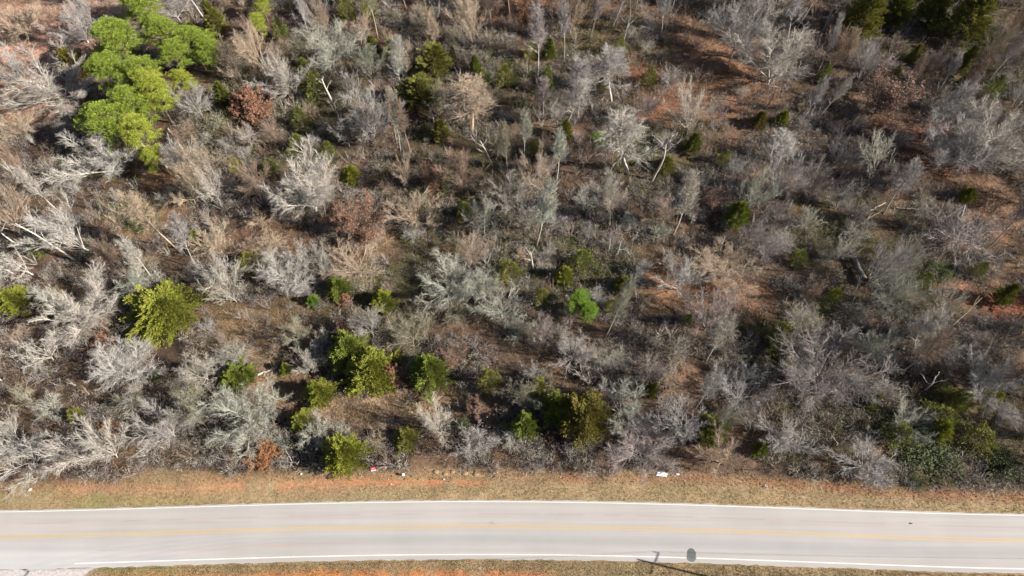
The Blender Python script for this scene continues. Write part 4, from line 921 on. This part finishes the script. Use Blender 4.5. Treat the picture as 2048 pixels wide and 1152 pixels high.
for i, e in enumerate(ENDS):
    c = e+Arm*HALF; gz = float(ground_h(c.x, c.y))
    root = link(bpy.data.objects.new('utility_pole', None)); root.location = (c.x, c.y, gz)
    L = lambda v: (v[0]-c.x, v[1]-c.y, v[2]-gz)
    T = Tubes(); T.add([(0, 0, -.4), (0, 0, 6), (0, 0, PZ+1.5-gz), (0, 0, PZ+1.53-gz)], [.19, .16, .12, .001], 12)
    link(bpy.data.objects.new('pole', T.mesh('pole', [M_wood], True)), root)
    # crossarm: a bevelled square beam
    a, b = e-Vector((0, 0, 0)), e+Arm*2*HALF; side = Arm.cross(Vector((0, 0, 1))); w = .06; off = side*.19
    vv = []
    for p in (a, b):
        for sx, sz in ((-1, -.7), (-.7, -1), (.7, -1), (1, -.7), (1, .7), (.7, 1), (-.7, 1), (-1, .7)): q = p+off+side*w*sx+Vector((0, 0, w*sz)); vv.append(L(q))
    fs = [np.array([[k, (k+1) % 8, 8+(k+1) % 8, 8+k] for k in range(8)]), np.array([list(range(7, -1, -1)), list(range(8, 16))])]
    link(bpy.data.objects.new('crossarm', mesh('crossarm', np.array(vv), fs, [M_wood])), root)
    T = Tubes()
    for s in (.55, -.55): cyl(T, L(c+Arm*s+off*.7+Vector((0, 0, -.02))), L(c+Vector((0, 0, -.75))+off*.4), .02, .02, 5)
    link(bpy.data.objects.new('brace', T.mesh('brace', [M_gal])), root)
    for p in (a+Arm*.08, b-Arm*.08):
        q = p+off; T = Tubes(); T.add([L(q+Vector((0, 0, z))) for z in (.05, .2, .22, .27, .30, .36, .38, .5, .52)], [.025, .025, .08, .09, .055, .085, .05, .05, .005], 10)
        link(bpy.data.objects.new('insulator', T.mesh('insulator', [M_ins], True)), root)
    T = Tubes(); T.add([L(c+Vector((0, 0, z))) for z in (PZ*0+PZ+1.5-0, PZ+1.62, PZ+1.66, PZ+1.8)][:4], [.02, .07, .07, .01], 8)
    link(bpy.data.objects.new('top_insulator', T.mesh('top_insulator', [M_ins], True)), root)
    tag(root, LBL[i], 'utility pole', 'utility poles along the near verge')
    ATT.append([a+Arm*.08+off+Vector((0, 0, .45)), b-Arm*.08+off+Vector((0, 0, .45))])
M_wire = flat_mat('aluminium_wire', (.72, .68, .58), .5, 9, .95, 1.05, .2)
for k, lb in ((0, 'thin pale power line crossing the bottom edge grass towards the pole top'), (1, 'second thin power line on the road side away from the wood, beyond the bottom edge')):
    root = None; T = Tubes()
    for i in range(2):
        A_, B_ = ATT[i][k], ATT[i+1][k]; N = 24
        T.add([tuple(A_.lerp(B_, j/N)-Vector((0, 0, 1.1*4*(j/N)*(1-j/N)))) for j in range(N+1)], [.016]*(N+1), 5)
    o = link(bpy.data.objects.new('power_line', T.mesh('power_line', [M_wire], True))); tag(o, lb, 'power line')

# ------------------------------------------------------------------ roadside things
def gz(x, y): return float(ground_h(x, y))
def boxv(cx, cy, cz, sx, sy, sz, ch=.12):
    """chamfered box as vertex rings"""
    V, F = [], []; c = min(sx, sy)*ch
    ring = [(-sx/2+c, -sy/2), (sx/2-c, -sy/2), (sx/2, -sy/2+c), (sx/2, sy/2-c), (sx/2-c, sy/2), (-sx/2+c, sy/2), (-sx/2, sy/2-c), (-sx/2, -sy/2+c)]
    for z in (-sz/2, sz/2): V += [(cx+a, cy+b, cz+z) for a, b in ring]
    q = np.array([[k, (k+1) % 8, 8+(k+1) % 8, 8+k] for k in range(8)]); cap = np.array([list(range(7, -1, -1)), list(range(8, 16))])
    return np.array(V), [q, cap]
# red and white yard sign, leaning back
x, y = up(748, 944); z0 = gz(x, y)
root = link(bpy.data.objects.new('yard_sign', None)); root.location = (x, y, z0); root.rotation_euler = (math.radians(-32), 0, math.radians(8))
M_red = flat_mat('red_sign_face', (.50, .02, .05), .5, 5, .9, 1.05); M_wp = flat_mat('white_panel', (.8, .8, .8), .5, 5, .95, 1.03)
V, F = boxv(0, 0, .66, .74, .02, .50, .3); link(bpy.data.objects.new('red_panel', mesh('red_panel', V, F, [M_red])), root)
V, F = boxv(0, 0, .325, .74, .02, .16, .3); link(bpy.data.objects.new('white_strip', mesh('white_strip', V, F, [M_wp])), root)
# worn pale lettering too far off to read: a few broken strokes
T = []
Vs, Fs, b0 = [], [], 0
for k, (lx, lz, lw, lh) in enumerate(((.20, .83, .16, .035), (-.1, .79, .22, .03), (-.15, .72, .16, .04), (.03, .70, .2, .04), (-.05, .63, .34, .035), (.1, .58, .18, .03), (-.2, .58, .14, .03))):
    V, F = boxv(lx, -.012, lz, lw, .004, lh, .3); Vs.append(V); Fs += [f+b0 for f in F]; b0 += 16
link(bpy.data.objects.new('lettering', mesh('lettering', np.concatenate(Vs), Fs, [flat_mat('faded_pink_ink', (.75, .45, .48), .6)])), root)
T = Tubes()
for s in (-.2, .2): cyl(T, (s, .018, -.25), (s, .018, .8), .012, .012, 6)
link(bpy.data.objects.new('stake', T.mesh('stake', [M_gal])), root)
tag(root, 'small red yard sign with a white lower strip beside the front roadside cedar', 'sign')
# white capped marker post
x, y = up(807, 951); root = link(bpy.data.objects.new('marker_post', None)); root.location = (x, y, gz(x, y))
T = Tubes(); T.add([(0, 0, -.2), (0, 0, .5), (0, 0, .52)], [.13, .13, .16], 14); link(bpy.data.objects.new('post', T.mesh('post', [M_wp], True)), root)
T = Tubes(); T.add([(0, 0, .50), (0, 0, .52), (0, 0, .6), (0, 0, .68), (0, 0, .70)], [.17, .21, .2, .12, .003], 16); link(bpy.data.objects.new('cap', T.mesh('cap', [M_wp], True)), root)
tag(root, 'short white round topped marker post in the grass right of the red sign', 'marker post')
# white board lying against the brush
M_off = flat_mat('dirty_white_plastic', (.42, .41, .39), .6, 6, .7, 1.1)
def scrap(name, label, cat, px, py, w, d, tiltx, seed, th=.03, mat=None, bend=.06, skew=0., grp=None):
    rr = np.random.default_rng(seed); nx, ny = 9, 6; xx, yy = np.meshgrid(np.linspace(-.5, .5, nx), np.linspace(-.5, .5, ny))
    zz = bend*np.sin(xx*3+seed)*np.cos(yy*4)+rr.normal(0, bend*.12, xx.shape)
    X = xx*w+yy*skew; Y = yy*d; n = nx*ny; top = np.stack([X, Y, zz+th], -1).reshape(-1, 3); bot = np.stack([X, Y, zz], -1).reshape(-1, 3)
    I = np.arange(n).reshape(ny, nx); q = np.stack([I[:-1, :-1], I[:-1, 1:], I[1:, 1:], I[1:, :-1]], -1).reshape(-1, 4)
    loop = list(I[0])+list(I[1:, -1])+list(I[-1, -2::-1])+list(I[-2:0:-1, 0]); e = np.array([[loop[k], loop[(k+1) % len(loop)], loop[(k+1) % len(loop)]+n, loop[k]+n] for k in range(len(loop))])
    x, y = up(px, py); o = link(bpy.data.objects.new(name, mesh(name, np.concatenate([top, bot]), [q, q[:, ::-1]+n, e[:, ::-1]], [mat or M_wp], smooth=False)))
    o.location = (x, y, gz(x, y)+.12); o.rotation_euler = (math.radians(tiltx), 0, math.radians(rr.uniform(-6, 6))); tag(o, label, cat, grp)
scrap('white_board', 'white rectangular board lying at the tree line, lower right of middle', 'board', 1324, 949, 1.5, .55, 10, 1, skew=.25)
scrap('plastic_scrap', 'small white plastic scrap just right of the white rectangular board', 'litter', 1355, 949, .5, .25, 5, 2, .02, None, .1, .1)
scrap('plastic_scrap', 'small white scrap in the verge grass at far lower left', 'litter', 62, 980, .4, .4, 5, 3, .02, M_off, .1)
scrap('plastic_scrap', 'tiny white scrap just left of the front roadside cedar', 'litter', 603, 948, .25, .28, 5, 4, .02, M_off, .08)
scrap('plastic_scrap', 'tiny pale scrap below the marker post in the orange clay', 'litter', 783, 969, .25, .2, 5, 5, .02, M_off, .05)
scrap('plastic_scrap', 'white scrap in the brown fringe at right, left one of two', 'litter', 1532, 972, .4, .3, 5, 6, .02, M_off, .1)
scrap('plastic_scrap', 'white scrap in the brown fringe at right, right one of two', 'litter', 1548, 976, .25, .2, 5, 7, .02, M_off, .1)
scrap('plastic_scrap', 'tiny pale scrap in the clay right of the marker post', 'litter', 888, 959, .3, .18, 5, 8, .02, M_off, .08)
M_rub = flat_mat('dark_rubber', (.05, .04, .04), .9)
scrap('tyre_scrap', 'tiny dark scrap lying in the far lane of the road at right', 'litter', 1822, 1047, .35, .14, 3, 9, .03, M_rub, .04)
bpy.data.objects['tyre_scrap'].location.z = .05
# pale stones and dirt lumps where the bank is cut, right of the marker post
for k, (sx, sy, sr) in enumerate(((872, 944, .3), (890, 948, .26), (930, 946, .35), (952, 949, .3), (905, 943, .24))):
    x, y = up(sx, sy); rr = np.random.default_rng(k); th = np.linspace(0, 2*math.pi, 12, endpoint=False); rings = []
    for ph in (-.3, .2, .7, 1.2):
        rad = sr*math.cos(ph)*rr.uniform(.8, 1.2, 12); rings.append(np.stack([rad*1.5*np.cos(th), rad*np.sin(th), np.full(12, sr*.6*math.sin(ph))+rr.normal(0, sr*.04, 12)], 1))
    V = np.concatenate(rings); Fq = np.array([[r*12+i, r*12+(i+1) % 12, (r+1)*12+(i+1) % 12, (r+1)*12+i] for r in range(3) for i in range(12)]); top = (36+np.arange(12))[None]
    o = link(bpy.data.objects.new('clay_lump', mesh('clay_lump', V, [Fq, top], [flat_mat('pale_clay', C(200, 166, 132), .95, 6, .6, 1.1)], smooth=False)))
    o.location = (x, y, gz(x, y)+sr*.1); tag(o, ['pale clay lump nearest the marker post', 'pale clay lump second from the marker post', 'largest pale clay lump at the cut bank', 'pale clay lump at the right end of the cut bank', 'small pale clay lump in the middle of the cut bank'][k], 'clay lump', 'clay lumps along the cut bank')
print('objects', len(bpy.data.objects))
